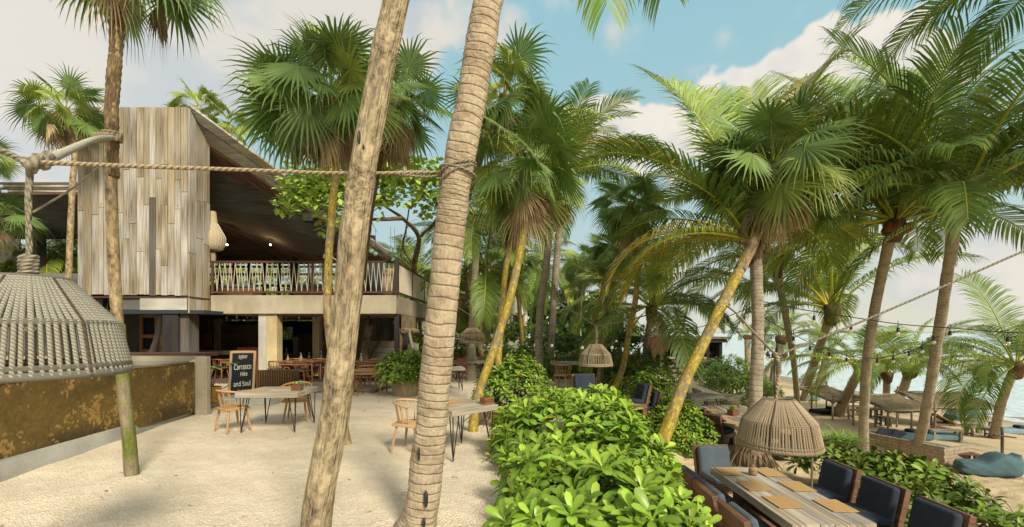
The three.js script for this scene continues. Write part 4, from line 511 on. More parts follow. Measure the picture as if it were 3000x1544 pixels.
palm({ name: 'coconut_palm', label: 'rightmost tall coconut trunk rising past the wicker daybed', pts: path(gnd(2676, 1345), [[2702, 1255], [2726, 1130], [2752, 960], [2776, 800], [2792, 700], [2806, 610]], 10.2), r0: .14, r1: .122, bark: B.ringGrey, kind: 'coco', n: 24, sc: 1.25, mats: [G.cocoDark, G.cocoDark, G.coco], dead: 0, seed: 67, fibre: .4, ring: .035, rs: 18, low: .15, flare: .5, extra: [[150, 1.35, 1.7, G.coco], [110, 1.35, 1.8, G.coco], [40, 1.35, 1.8, G.coco], [160, -.4, 1.2, G.coco], [200, .3, 1.3, G.cocoDark], [120, .65, 1.5, G.cocoDark], [80, 1.35, 1.6, G.cocoDark], [100, 1.0, 1.5, G.coco], [60, 1.0, 1.6, G.cocoDark], [20, .65, 1.6, G.cocoDark], [0, 1.0, 1.6, G.cocoDark], [-30, .65, 1.5, G.coco]] });
palm({ name: 'coconut_palm', label: 'coconut palm with crown beyond the right edge, fronds reaching in', pts: [onG(11.5, 8.2), V(11.6, 1, -8.0), V(11.0, 5, -7.6), V(10.0, 8.2, -7.2)], r0: .17, r1: .15, bark: B.ringGrey, kind: 'coco', n: 16, sc: 1.2, mats: [G.cocoDark, G.coco], seed: 70, fibre: .4, low: -.1, extra: [[185, .3, 1.4, G.cocoDark], [165, .3, 1.4, G.coco]] });
// ---- small palms on the beach
palm({ name: 'coconut_palm', label: 'short leaning coconut palm at the far right of the beach', pts: path(gnd(2912, 1282), [[2930, 1195], [2955, 1120], [2978, 1075]], 15.6), r0: .17, r1: .13, bark: B.ringGrey, kind: 'coco', n: 15, sc: .85, mats: [G.coco, G.cocoDark, G.cocoLight], seed: 73, fibre: .4, flare: .6, low: -.1, extra: [[170, .3, 1.1, G.cocoLight], [185, -.05, 1.15, G.coco], [178, .65, 1.1, G.coco], [90, 1.35, 1.3, G.cocoDark], [195, -.4, 1.0, G.coco]] });
palm({ name: 'coconut_palm', label: 'small upright palm with flat crown between the two tall right trunks', pts: path(gnd(2595, 1190), [[2597, 1150], [2600, 1100]], 21), r0: .19, r1: .15, bark: B.ringGrey, kind: 'coco', n: 11, sc: .62, mats: [G.coco, G.cocoLight, G.coco], seed: 76, fibre: .3, low: .1, flare: .1 });
palm({ name: 'coconut_palm', label: 'palm leaning right over the beach behind the thatched shades', pts: path(gnd(2622, 1190), [[2648, 1135], [2664, 1085]], 23), r0: .26, r1: .2, bark: B.ringGrey, kind: 'coco', n: 14, sc: 1.2, low: .25, mats: cocoMix, seed: 79, fibre: .4, extra: [[165, .3, 1.7, G.cocoLight], [10, .3, 1.6, G.cocoLight], [20, .65, 1.5, G.coco]] });
palm({ name: 'coconut_palm', label: 'sharply leaning palm whose foot stands by the nearest thatched shade', pts: path(gnd(2450, 1216), [[2485, 1150], [2506, 1110], [2524, 1072]], 17), r0: .24, r1: .15, bark: B.ring, kind: 'coco', n: 10, sc: .75, low: .25, mats: [G.cocoLight, G.coco], dead: 0, seed: 82, fibre: .4, flare: .6, extra: [[185, -.05, .9, G.cocoLight], [5, .3, 1.2, G.cocoLight], [175, .3, 1.3, G.cocoLight]] });
[['distant straight palm trunk standing in front of the pale sea', [[2192, 1100], [2191, 1040], [2189, 985]], 33, .26], ['distant palm trunk leaning right before the water, left of the thatched shade', [[2396, 1150], [2412, 1085], [2426, 1035]], 26, .25], ['distant pale palm trunk leaning right behind the hanging lamp rope', [[2358, 1140], [2388, 1060], [2412, 985]], 25, .27], ['distant palm trunk leaning right beside the lamp rope knot', [[2235, 1115], [2260, 1075], [2290, 1035]], 27, .28], ['young palm standing directly behind the hanging dining lamp rope', [[2258, 1180], [2272, 1080], [2290, 990]], 15, .15]].forEach(([label, q, Z, r], i) => palm({ name: 'coconut_palm', label, pts: [gnd(...q[0]), ...q.slice(1).map(([x, y]) => px(x, y, -gnd(...q[0]).z))], r0: r * -gnd(...q[0]).z / Z, r1: r * .75 * -gnd(...q[0]).z / Z, bark: B.ringGrey, kind: 'coco', n: 12, sc: .75, low: .2, mats: cocoMix, dead: 0, seed: 90 + i * 3, fibre: .4 }));
palm({ name: 'coconut_palm', label: 'young coconut palm with mottled trunk in front of the bar hedge', pts: path(gnd(1880, 1136), [[1890, 1030], [1903, 945], [1908, 905]], 15), r0: .12, r1: .11, bark: B.ringGrey, kind: 'coco', n: 18, sc: 1.05, mats: [G.cocoDark, G.coco], seed: 110, dead: 3, fibre: .4, extra: [[10, .65, 1.3, G.coco], [30, .3, 1.25, G.coco], [90, 1.35, 1.2, G.cocoDark], [150, .65, 1.2, G.cocoDark]] });
palm({ name: 'coconut_palm', label: 'tall feathery coconut palm rising above the central fan palms', pts: [onG(1.6, 19), V(1.7, 2, -18.9), V(1.9, 5.5, -18.4), V(2.1, 8.3, -18)], r0: .16, r1: .13, bark: B.ringGrey, kind: 'coco', n: 20, sc: 1.25, mats: [G.coco, G.cocoLight], seed: 113, fibre: .4, low: .1, extra: [[85, 1.35, 1.4, G.cocoLight], [10, .65, 1.6, G.coco], [0, .65, 1.5, G.coco], [20, .3, 1.4, G.coco]] });
// ---- palms behind the building
palm({ name: 'thatch_palm', label: 'fan palm on slim trunk left of the plank tower', pts: path(V(-13.95, 0, -14), [[200, 900], [203, 760], [208, 640], [214, 520], [218, 440], [190, 330]], 14), r0: .085, r1: .08, bark: B.tan, n: 22, sc: 1.5, mats: [G.fan, G.fanLight, G.fanDark], dead: 6, seed: 120, fibre: .4, low: -.6 });
palm({ name: 'thatch_palm', label: 'bright lime fan palm crown peeking above the roof behind the tower', pts: [V(-20.1, 0, -28.5), V(-20.1, 9, -28.5), px(582, 318, 28.5)], r0: .13, r1: .11, bark: B.tan, n: 16, sc: 2.1, mats: [G.lime, G.lime, G.fanLight], seed: 123 });
palm({ name: 'thatch_palm', label: 'second fan palm crown showing lower down over the sloping roof edge', pts: [V(-18.3, 0, -28.8), V(-18.3, 8, -28.8), px(672, 372, 28.8)], r0: .13, r1: .11, bark: B.tan, n: 14, sc: 1.75, mats: [G.lime, G.fanLight], seed: 126 });
palm({ name: 'thatch_palm', label: 'dark fan palm at the left picture edge beside the pavilion roof', pts: [V(-17.6, 0, -14.6), V(-17.6, 4, -14.6), px(-12, 640, 14.6)], r0: .12, r1: .1, bark: B.tan, n: 18, sc: 1.3, mats: [G.fanDark, G.fan], dead: 5, seed: 129 });
palm({ name: 'thatch_palm', label: 'fan palm at the left picture edge near the incoming rope', pts: [V(-19.8, 0, -16.6), V(-19.8, 4, -16.6), px(-60, 470, 16.6)], r0: .12, r1: .1, bark: B.tan, n: 18, sc: 1.4, mats: [G.fan, G.fanLight], dead: 2, seed: 131 });
palm({ name: 'coconut_palm', label: 'low yellow-green coconut palm behind the pavilion wall', pts: [V(-22.8, 4.2, -22), px(165, 800, 22), px(168, 770, 22)], r0: .14, r1: .12, bark: B.tan, kind: 'coco', n: 14, sc: 1.1, mats: [G.lime, G.cocoLight], seed: 134 });
palm({ name: 'coconut_palm', label: 'coconut palm glimpsed through the pavilion, left of the slim trunk', pts: [V(-22.3, 4.2, -23.4), px(250, 760, 23.4)], r0: .14, r1: .12, bark: B.tan, kind: 'coco', n: 16, sc: 1.1, mats: [G.cocoLight, G.coco], seed: 135 });
// ---- the crowded grove at the back: alike palms that only show as trunks and overlapping crowns
{
  const R = rng(900), spots = [[-1.2, 19, 4.6], [.6, 22, 5.4], [3.6, 24, 5.6], [5.2, 22, 4.0], [-3.4, 24, 5.0], [-.4, 27, 6.2], [2.2, 29, 6.5], [4.6, 30, 6.0], [-2.2, 21, 3.4], [-5.5, 27, 5.4], [-7.5, 29, 6.5]];
  const Gp = 'palms of the crowded grove behind the courtyard';
  spots.forEach(([x, z, h], i) => { const b = onG(x, z), bk = floor(R() * 4); palm({ name: i % 3 ? 'thatch_palm' : 'coconut_palm', label: `${i % 3 ? 'fan' : 'feather'}-leaved palm with ${['grey ringed', 'yellow lichened', 'dark banded', 'plain tan'][bk]} trunk lost in the crowded grove at the back`, group: Gp, pts: [b, V(x + (R() - .5) * .6, b.y + h * .5, -z), V(x + (R() - .5) * 1.6, b.y + h, -z + (R() - .5))], r0: .13, r1: .1, bark: [B.ringGrey, B.lichen, B.ringDark, B.tan][bk], kind: i % 3 ? 'fan' : 'coco', n: 20, sc: i % 3 ? 1.5 : 1.1, mats: i % 3 ? [G.fan, G.fanDark, G.fan, G.fanLight] : cocoMix, dead: i % 3 ? 6 : 0, seed: 901 + i, rs: 8, low: -.8 }); });
}

{ const add = (start, list) => { const p = scene.children.find((c) => c.userData.label?.startsWith(start)); for (const [x, y, Z, w, h] of list) { const q = px(x, y, Z), g = new THREE.SphereGeometry(1, 10, 8).scale(w, h, .02).translate(q.x, q.y, q.z); wpart('bark_scar', g, C.black, p); } };
  add('thick ringed pale', [[1227, 1330, 4.05, .012, .065], [1248, 1462, 4.03, .02, .08], [1242, 1532, 4.03, .016, .05]]); add('smooth blotchy', [[1052, 402, 3.105, .012, .05], [1066, 432, 3.11, .008, .02]]); }
// ================================================================ leafy shrubs
function broadLeaf(seed, simple) {                   // spoon-shaped leaf, 1 long, lying along +x, folded at the midrib
  const R = rng(seed), T = new Tri(), st = simple ? [[.56, .19]] : [[.2, .05], [.46, .12], [.72, .18], [.9, .145]], cv = .25 + .35 * R(), cup = .16 + .12 * R(), yv = (x) => .12 * x - cv * x * x;
  const b = grey(.8), a = T.v(V(0, 0, 0), [1.3, 1.15, 1]); let L = a, Mi = a, Rr = a; st.forEach(([x, w], i) => { const k = .85 + .3 * i / 3, m = T.v(V(x, yv(x) - .015, 0), [1.25, 1.2, 1]), l = T.v(V(x, yv(x) + w * cup, w), grey(k)), r = T.v(V(x, yv(x) + w * cup, -w), grey(k * .95)); if (!i) { T.t(a, l, m); T.t(a, m, r); } else { T.t(L, l, m); T.t(L, m, Mi); T.t(Mi, m, r); T.t(Mi, r, Rr); } L = l; Mi = m; Rr = r; });
  const z = T.v(V(.99, yv(.99) + .01, 0), grey(1.1)); T.t(L, z, Mi); T.t(Mi, z, Rr); return T.geo();
}
const LEAF = [1, 2, 3, 4].map((k) => broadLeaf(k)), LEAFS = [1, 2, 3].map((k) => broadLeaf(10 + k, true));
const m4 = (p, q, s) => new THREE.Matrix4().compose(p, q, V(s, s, s));
// leaf rosettes on the outer shell of a mound; shape(u, v) gives [point, outward normal]
function rosettes({ n, shape, size, seed, tone = [.75, .5], simple, per = [8, 14], yellow = .02, keep }) {
  const R = rng(seed), out = [], up = V(0, 1, 0), e = new THREE.Euler(), q = new THREE.Quaternion(), q2 = new THREE.Quaternion();
  for (let i = 0; i < n; i++) {
    const [p, nr] = shape(R, i); if (keep && !keep(p, R)) continue; const ax = nr.clone().multiplyScalar(.75).add(V((R() - .5) * .7, .5, (R() - .5) * .7)).normalize(); q.setFromUnitVectors(up, ax);
    const m = floor(mix(per[0], per[1], R())), s = size * (.6 + .7 * R()), bt = tone[0] + tone[1] * R() * R(), y0 = R() * 6;
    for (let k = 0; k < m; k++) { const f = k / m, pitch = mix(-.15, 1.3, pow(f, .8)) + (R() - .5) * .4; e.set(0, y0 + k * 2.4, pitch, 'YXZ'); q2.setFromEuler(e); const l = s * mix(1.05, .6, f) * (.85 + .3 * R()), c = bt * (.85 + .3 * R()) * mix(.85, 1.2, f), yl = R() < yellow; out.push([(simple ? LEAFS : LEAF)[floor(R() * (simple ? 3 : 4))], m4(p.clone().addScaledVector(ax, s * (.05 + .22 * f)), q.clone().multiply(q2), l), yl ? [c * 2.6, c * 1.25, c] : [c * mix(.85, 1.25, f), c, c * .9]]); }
  }
  return out;
}
const dome = (cx, cy, cz, rx, ry, rz, bump = .25, sd = 0) => (R) => { const a = R() * 2 * PI, h = pow(R(), .75), r = sqrt(1 - h * h), b = 1 + bump * (vnoise(cos(a) * 2 + 9 + sd, sin(a) * 2 + h * 3 + sd) - .5) * 2 - .35 * pow(R(), 3); return [V(cx + rx * r * cos(a) * b, cy + ry * h * b, cz + rz * r * sin(a) * b), V(cos(a) * r, h + .15, sin(a) * r).normalize()]; };
function shrub(name, label, { at, r, n, size = .16, mat = G.bushMid, seed = 1, simple = false, stems = 6, lift = 0, leaves = 0, group, shape, category = 'shrub', ...rest }) {
  const o = thing(name, label, category, at, group), R = rng(seed + 50), its = rosettes({ n, shape: shape ?? dome(at.x, at.y + lift, at.z, r[0], r[1], r[2], .25, seed), size, seed, simple, ...rest });
  for (let k = 0; k < stems; k++) { const a = R() * 6.28, q = V(at.x + cos(a) * r[0] * .6 * R(), at.y + lift + r[1] * (.5 + .4 * R()), at.z + sin(a) * r[2] * .6 * R()); wpart('stem', limb([V(at.x + (q.x - at.x) * .3, at.y + lift * .2 - .05, at.z + (q.z - at.z) * .3), V(mix(at.x, q.x, .6), mix(at.y, q.y, .5), mix(at.z, q.z, .5)), q], (t) => mix(.022, .009, t) * (1 + r[1] * .3), { rs: 6, n: 6 }), B.branch, o); }
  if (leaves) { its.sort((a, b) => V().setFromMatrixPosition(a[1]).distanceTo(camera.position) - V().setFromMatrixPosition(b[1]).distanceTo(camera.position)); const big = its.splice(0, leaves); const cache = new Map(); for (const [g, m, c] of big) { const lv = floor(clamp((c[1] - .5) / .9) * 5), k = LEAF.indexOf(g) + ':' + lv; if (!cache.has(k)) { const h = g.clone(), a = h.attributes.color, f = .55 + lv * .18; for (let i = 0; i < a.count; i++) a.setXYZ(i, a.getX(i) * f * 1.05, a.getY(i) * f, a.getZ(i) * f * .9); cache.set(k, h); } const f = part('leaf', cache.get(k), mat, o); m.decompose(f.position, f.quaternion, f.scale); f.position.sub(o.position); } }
  if (its.length) part('foliage', local(scatter(its), o), mat, o, undefined, 'stuff'); return o;
}
{ // the big bright bush in front: a long mound running away from the camera
  const shape = (R) => { const t = R(), Z = mix(3.15, 8.9, pow(t, 1.25)), a = (R() - .5) * PI * 1.06, w = mix(1.0, 1.1, t) * (a > 0 ? .72 : .92), cx = mix(.86, 1.12, S(Z, 3, 8.5)), bl = 1 + .62 * (vnoise(Z * 1.5 + 3, a * 1.4 + 7) - .5) + .3 * (vnoise(Z * 4 + 3, a * 3 + 7) - .5), top = mix(.46, .72, S(Z, 4, 8.5)), X = cx + sin(a) * w * bl, base = gh(cx + sin(a) * w, Z), y = base * .55 + (top - base * .55) * pow(max(0, cos(a)), .6) * bl - .22 * pow(R(), 3), ends = S(Z, 8.9, 8.4); return [V(X, y * (.5 + .5 * ends) + .16 * (R() - .4), -Z), V(sin(a), max(.1, cos(a)), .35 * (Z < 3.6 ? 1.5 : .4)).normalize()]; };
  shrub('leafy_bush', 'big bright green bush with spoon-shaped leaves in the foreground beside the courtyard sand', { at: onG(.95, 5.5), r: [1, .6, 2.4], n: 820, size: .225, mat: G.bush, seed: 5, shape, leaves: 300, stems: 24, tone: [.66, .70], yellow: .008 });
  // tips drooping out over the sand on the left
  for (const [x, y, Z] of [[1435, 1440, 3.9], [1500, 1500, 3.7]]) { }
}
const bsh = (label, x, y, Z, r, h, o = {}) => { const p = px(x, y, Z); p.y = gh(p.x, Z); return shrub('leafy_shrub', label, { at: p, r: [r, h, r * .8], n: Math.round(150 * r * (r + h)), size: .15, ...o }); };
bsh('round green shrub beneath the yellow leaning trunks, left of the big bush', 1505, 1180, 10.4, .82, 1.22, { seed: 8, n: 420, tone: [.8, .5] });
shrub('potted_shrub', 'leafy shrub growing from the round stone planter by the terrace corner', { at: px(1192, 1152, 13.6).setY(.42), r: [.82, .82, .7], n: 230, size: .19, seed: 12, mat: G.bushMid, tone: [.8, .6] });
{ const p = px(1192, 1152, 13.6), o = thing('stone_planter', 'round rough stone planter holding the leafy shrub', 'planter', V(p.x, 0, p.z)); part('bowl', limb([V(0, -.05, 0), V(0, .25, 0), V(0, .48, 0)], (t) => .40 + .05 * sin(t * 2.6), { rs: 26, n: 8, rep: 4, wob: .06 }), C.clay, o); part('soil', new THREE.CylinderGeometry(.38, .38, .04, 20).translate(0, .48, 0), W.brown2, o); }
bsh('pale green hedge shrub under the bar, upper right of the leaning yellow trunk', 1905, 1130, 12.5, .95, 1.35, { seed: 15, n: 420, mat: G.bushMid });
bsh('hedge shrub left of the beach bar behind the yellow curving trunk', 1880, 1110, 15, 1.3, 1.9, { seed: 16, n: 420 });
bsh('shrub by the sand path just behind the big leaning yellow trunk', 2010, 1270, 10.6, .75, .95, { seed: 17, n: 330, tone: [.85, .5] });
bsh('shrub between the leaning yellow trunk and the long table', 1965, 1220, 11.4, .7, 1.0, { seed: 18, n: 300 });
bsh('shrub near the far rope lamp table, right side', 1820, 1120, 17, 1.2, 1.5, { seed: 19, n: 330, mat: G.bushDark });
bsh('dune shrub right of the beach bar above the sea', 2150, 1120, 24, 1.9, 2.0, { seed: 20, n: 420, mat: G.bushMid, size: .2 });
bsh('dune shrub right of the bar, behind the upright coconut trunk', 2235, 1140, 21, 1.2, 1.3, { seed: 21, n: 260, size: .2 });
bsh('low dune shrub against the sea, left of the coconut trunks', 2105, 1110, 27, 1.8, 1.9, { seed: 22, n: 300, size: .22, mat: G.bushDark });
// back hedges
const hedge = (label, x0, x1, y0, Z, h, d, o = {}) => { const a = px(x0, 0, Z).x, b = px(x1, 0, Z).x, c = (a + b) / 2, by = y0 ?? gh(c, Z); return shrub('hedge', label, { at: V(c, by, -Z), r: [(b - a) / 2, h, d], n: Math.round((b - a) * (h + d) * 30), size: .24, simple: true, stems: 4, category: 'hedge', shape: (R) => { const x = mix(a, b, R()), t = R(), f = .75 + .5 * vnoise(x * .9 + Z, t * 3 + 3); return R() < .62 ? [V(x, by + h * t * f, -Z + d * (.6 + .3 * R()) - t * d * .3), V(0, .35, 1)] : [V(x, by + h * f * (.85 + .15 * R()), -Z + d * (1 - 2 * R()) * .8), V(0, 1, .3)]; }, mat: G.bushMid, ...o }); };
hedge('dense hedge behind the two far rope lamps', 1290, 1600, null, 23, 2.6, 1.2, { seed: 31 });
hedge('low hedge behind the far rope lamp and its table', 1600, 1900, null, 21, 1.9, 1.2, { seed: 32, mat: G.bushDark });
hedge('low shrubs in front of the low brown wall in mid courtyard', 1420, 1800, null, 19, 1.0, .9, { seed: 33 });
hedge('hedge showing under the terrace right of the rolled blind', 1195, 1300, null, 21, 2.0, .8, { seed: 34 });
hedge('sunlit garden hedge above the grey pavilion wall', -120, 260, 4.3, 21.5, 1.6, .9, { seed: 35, mat: G.bushMid });
hedge('garden greenery seen through the upper terrace lattice', 560, 1000, 0, 30.5, 6.2, 1.0, { seed: 36, mat: G.grape });
hedge('tall garden shrubs behind the dining room window', 700, 960, 0, 28.5, 2.6, .8, { seed: 37, mat: G.bushMid });
{ // a far wood that reads as one mass
  const R = rng(60), its = []; const add = (x, z, h, n) => { for (let i = 0; i < n; i++) { const a = R() * 6.28, q = R(), y = h * pow(q, .7), r = 2.6 * sqrt(1 - q * q * .7); const p = V(x + cos(a) * r, y + gh(x, z), -z + sin(a) * r); const e = new THREE.Euler(R() * 3, R() * 6, R() * 3), c = .5 + .7 * R() * (.5 + .5 * q); its.push([LEAFS[floor(R() * 3)], m4(p, new THREE.Quaternion().setFromEuler(e), .9 + .6 * R()), [c, c, c]]); } };
  for (let x = -70; x < 9; x += 3.2) add(x, 38 + R() * 6, 5.2 + 2.5 * R() - (x > 2 ? 1.5 : 0), 420); for (let z = 44; z < 90; z += 5) add(10 + z * .08 - 6, z, 4, 260);
  const o = new THREE.Mesh(scatter(its), G.bushDark); o.name = numbered('tree_line'); o.userData = { kind: 'stuff', label: 'dark far wood closing off the garden' }; scene.add(o);
}
{ // sea-grape tree over the terrace corner
  const Z = 15.2, q = (x, y, z = Z) => px(x, y, z), o = thing('sea_grape_tree', 'branching tree with round pale leaves over the terrace corner', 'tree', onG(px(1215, 0, 28.5).x, 28.5)), R = rng(71);
  const br = [[[1215, 1000, 28.5], [1210, 860, 28.2], [1214, 770, 26], [1228, 700, 23], [1180, 640, 18.5], [1120, 600, 16]], [[1214, 775, 26], [1200, 760, 25], [1182, 730, 24], [1190, 670, 21], [1200, 600, 17]], [[1180, 640, 16], [1080, 640, 15.4], [990, 600, 15]], [[1200, 610, 16], [1240, 560, 16], [1250, 520, 16]], [[1120, 600, 15.5], [1060, 560, 15.2], [1000, 545, 15]], [[1120, 600, 15.5], [1130, 540, 15.5], [1110, 500, 15.5]], [[1080, 640, 15.4], [1030, 690, 15.2], [1020, 730, 15.2]], [[990, 600, 15], [930, 590, 14.8], [880, 580, 14.6]], [[1235, 690, 22], [1290, 620, 16.5], [1310, 560, 16.5]]];
  br.forEach((b, i) => wpart(i ? 'limb' : 'trunk', limb(b.map(([x, y, z]) => q(x, y, z)), (t) => mix(i ? .08 : .26, .03, t), { rs: 8, n: 18, wob: .4, seed: i }), B.branch, o));
  for (let k = 0; k < 90; k++) { const b = br[1 + floor(R() * 8)], [x, y, z] = b[1 + floor(R() * (b.length - 1))], p = q(x, y, z), e = p.clone().add(V((R() - .5) * 1.6, (R() - .4) * 1.1, (R() - .5) * 1.2)); wpart('twig', limb([p, p.clone().lerp(e, .5).add(V(0, .1 * R(), .1)), e], (t) => mix(.014, .006, t), { rs: 4, n: 4 }), B.branch, o); }
  const its = [], cl = [[890, 560, 14.6, 60], [930, 530, 14.8, 60], [985, 520, 15, 60], [870, 590, 14.6, 40], [1030, 490, 15.2, 70], [1100, 480, 15.5, 70], [1160, 500, 15.6, 60], [1230, 500, 16, 70], [1280, 540, 16.4, 60], [1090, 560, 15.3, 40], [1000, 640, 15, 40], [950, 560, 14.8, 60], [1180, 560, 15.8, 50], [1290, 600, 16.5, 50], [905, 500, 15, 40], [1060, 610, 15.2, 30]];
  for (const [x, y, z, n] of cl) for (let k = 0; k < n * 3.8; k++) { const p = q(x + (R() - .5) * 130, y + (R() - .5) * 80, z + (R() - .5) * 1.4), e = new THREE.Euler((R() - .5) * 1.4, R() * 6.28, (R() - .5) * 1.2), c = .7 + .6 * R(); its.push([LEAFS[floor(R() * 3)], new THREE.Matrix4().compose(p, new THREE.Quaternion().setFromEuler(e), V(.25, .25, .5)), [c, c, c * .9]]); }
  part('foliage', local(scatter(its), o), G.grape, o, undefined, 'stuff');
  for (const [x, y, z, r, l] of [[1088, 736, 15.6, .09, 'larger of the touching pair beside the near trunk'], [1100, 744, 15.6, .08, 'smaller of the touching pair beside the near trunk'], [1144, 736, 16, .08, 'darker left one of the pair at the fascia end'], [1156, 738, 16, .09, 'right one of the pair at the fascia end'], [1191, 718, 16, .08, 'alone between the looping limbs'], [1076, 697, 15.6, .07, 'highest, half hidden by the near trunk']]) { const p = q(x, y, z), g = thing('gourd_lantern', `pale jade gourd lantern, ${l}`, 'lantern', p, 'jade gourd lanterns in the sea-grape tree'); part('shell', new THREE.LatheGeometry([[0, -1], [.6, -.85], [.95, -.35], [1, .2], [.7, .75], [.25, 1]].map(([a, b]) => new THREE.Vector2(a * r, b * r)), 14), C.jade, g); part('cord', rod(V(0, r, 0), V(0, r + .8, 0), .006, 4), C.ropeDark, g); }
}
{ // branching bare tree behind the ringed trunk
  const q = (x, y, z) => px(x, y, z), o = thing('branching_tree', 'crooked tree with bare winding limbs right of the ringed trunk', 'tree', onG(q(1300, 0, 20).x, 20)), R = rng(72);
  [[[1310, 1060, 20], [1345, 900, 19], [1380, 860, 19], [1440, 830, 19.2], [1470, 820, 19.5], [1490, 780, 19.5]], [[1380, 860, 19], [1365, 800, 19], [1370, 700, 19.2], [1360, 600, 19.5]], [[1440, 830, 19.2], [1410, 790, 19.3], [1400, 740, 19.4]], [[1470, 820, 19.5], [1510, 810, 19.8], [1530, 770, 20]]].forEach((b, i) => wpart(i ? 'limb' : 'trunk', limb(b.map((a) => q(...a)), (t) => mix(i ? .10 : .19, .05, t), { rs: 8, n: 20, wob: .3, seed: i }), B.branch, o));
  const its = []; for (let k = 0; k < 900; k++) { const p = q(1350 + R() * 190, 560 + R() * 260, 19 + R() * 2), e = new THREE.Euler(R() * 2, R() * 6.28, R() * 2), c = .6 + .7 * R(); its.push([LEAFS[floor(R() * 3)], m4(p, new THREE.Quaternion().setFromEuler(e), .2 + .12 * R()), [c, c, c]]); } part('foliage', local(scatter(its), o), G.bushMid, o, undefined, 'stuff');
}
// strappy plants
function strappy(label, at, { n = 40, len = .6, mat = G.bushMid, seed = 1, name = 'strappy_plant', w = .028, rise = 1.0 }) { const o = thing(name, label, 'plant', at), R = rng(seed), T = new Tri(); for (let k = 0; k < n; k++) { const a = R() * 6.28, p0 = V((R() - .5) * len * .6, 0, (R() - .5) * len * .6), d = V(cos(a), 0, sin(a)), l = len * (.7 + .5 * R()), s = V(-sin(a), 0, cos(a)), el = rise * (.6 + .6 * R()), b = .7 + .6 * R(); let pr; for (let i = 0; i <= 5; i++) { const t = i / 5, q = p0.clone().addScaledVector(d, l * t * cos(el * (1 - t * .5))).add(V(0, l * (sin(el) * t - .42 * t * t), 0)), ww = w * (1 - pow(t, 2.2)) * (.5 + t * .8) + .002, c = grey(b * (.8 + .4 * t)), L = T.v(q.clone().addScaledVector(s, ww), c), Rr = T.v(q.clone().addScaledVector(s, -ww), c); if (i) { T.t(pr[0], L, pr[1]); T.t(pr[1], L, Rr); } pr = [L, Rr]; } } part('leaf_blades', T.geo(), mat, o, undefined, 'stuff'); return o; }
strappy('clump of strappy lily leaves between the rope lamp and tall coconut trunk', gnd(2440, 1315), { n: 110, len: 1.15, seed: 3, w: .034 });
strappy('second strappy lily clump nearer the tall curving coconut trunk', gnd(2490, 1310), { n: 80, len: .95, seed: 4, w: .034, mat: G.bush });
strappy('low grassy plant on the sand bank behind the long table', gnd(2120, 1185), { n: 34, len: .6, seed: 5 }); strappy('sparse dune plant on the bank near the upright coconut trunk', gnd(2178, 1190), { n: 30, len: .55, seed: 6 });
{ const p = px(1520, 1065, 19.5), g = gh(p.x, 19.5), o = thing('concrete_planter', 'square concrete planter box holding an agave', 'planter', V(p.x, g, p.z)); part('box', rbox(.5, .75, .5, .02, 0, .37, 0), C.conc, o); strappy('blue-green agave with stiff pointed leaves in the square planter', V(p.x, g + .72, p.z), { name: 'agave', n: 26, len: 1.05, seed: 9, w: .07, rise: 1.5, mat: G.bushDark }); }
// dark glossy ground shrub in front at the lower right
{
  const line = [[2420, 1345, 8.0, .42], [2520, 1360, 7.6, .45], [2600, 1372, 7.3, .5], [2690, 1400, 7.0, .5], [2770, 1440, 6.6, .5], [2840, 1490, 6.2, .5], [2920, 1540, 5.8, .5], [2720, 1500, 6.2, .45], [2560, 1400, 7.0, .35]];
  const P = line.map(([x, y, Z, r]) => [px(x, y, Z), r]); const at = onG(P[3][0].x, 7);
  shrub('glossy_shrub', 'dark glossy shrub sprawling behind the right-hand navy chairs', { at, r: [1.2, .5, 1], n: 330, size: .21, mat: G.bushMid, seed: 25, leaves: 150, stems: 0, tone: [.45, .8], yellow: .01, per: [6, 10], shape: (R) => { const [p, r] = P[floor(R() * P.length)], a = R() * 6.28, h = R(); return [V(p.x + cos(a) * r * sqrt(1 - h * h), p.y - .2 + .34 * h + (R() - .5) * .08, p.z + sin(a) * r * sqrt(1 - h * h)), V(cos(a) * .6, 1, sin(a) * .6).normalize()]; } });
  const o = scene.children[scene.children.length - 1], R = rng(26); for (let k = 0; k < 22; k++) { const [p] = P[k % P.length], g = gh(p.x, -p.z); wpart('stem', limb([V(p.x + (R() - .5) * .3, g - .03, p.z), V(p.x + (R() - .5) * .4, mix(g, p.y, .5), p.z + (R() - .5) * .3), V(p.x + (R() - .5) * .7, p.y, p.z + (R() - .5) * .5)], .013, { rs: 6, n: 6 }), B.branch, o); }
}

{ // dry leaves and bits of frond lying on the sand
  const R = rng(88), its = []; for (let k = 0; k < 420; k++) { const c = k < 150, X = c ? -6.2 + 7 * R() : 2 + 13 * R(), Z = c ? 3.5 + 12 * R() : 5 + 13 * R(), s = .05 + .09 * R(), b = .6 + .8 * R(); its.push([LEAFS[k % 3], new THREE.Matrix4().compose(V(X, gh(X, Z) + .025, -Z), new THREE.Quaternion().setFromEuler(new THREE.Euler((R() - .5) * .6, R() * 6.3, (R() - .5) * .4)), V(s, s, s * (.3 + .9 * R()))), [b, b * .9, b * .8]]); }
  const o = new THREE.Mesh(scatter(its), G.dead); o.name = numbered('leaf_litter'); o.userData = { kind: 'stuff', label: 'dry brown leaf litter scattered over the sand' }; scene.add(o);
}
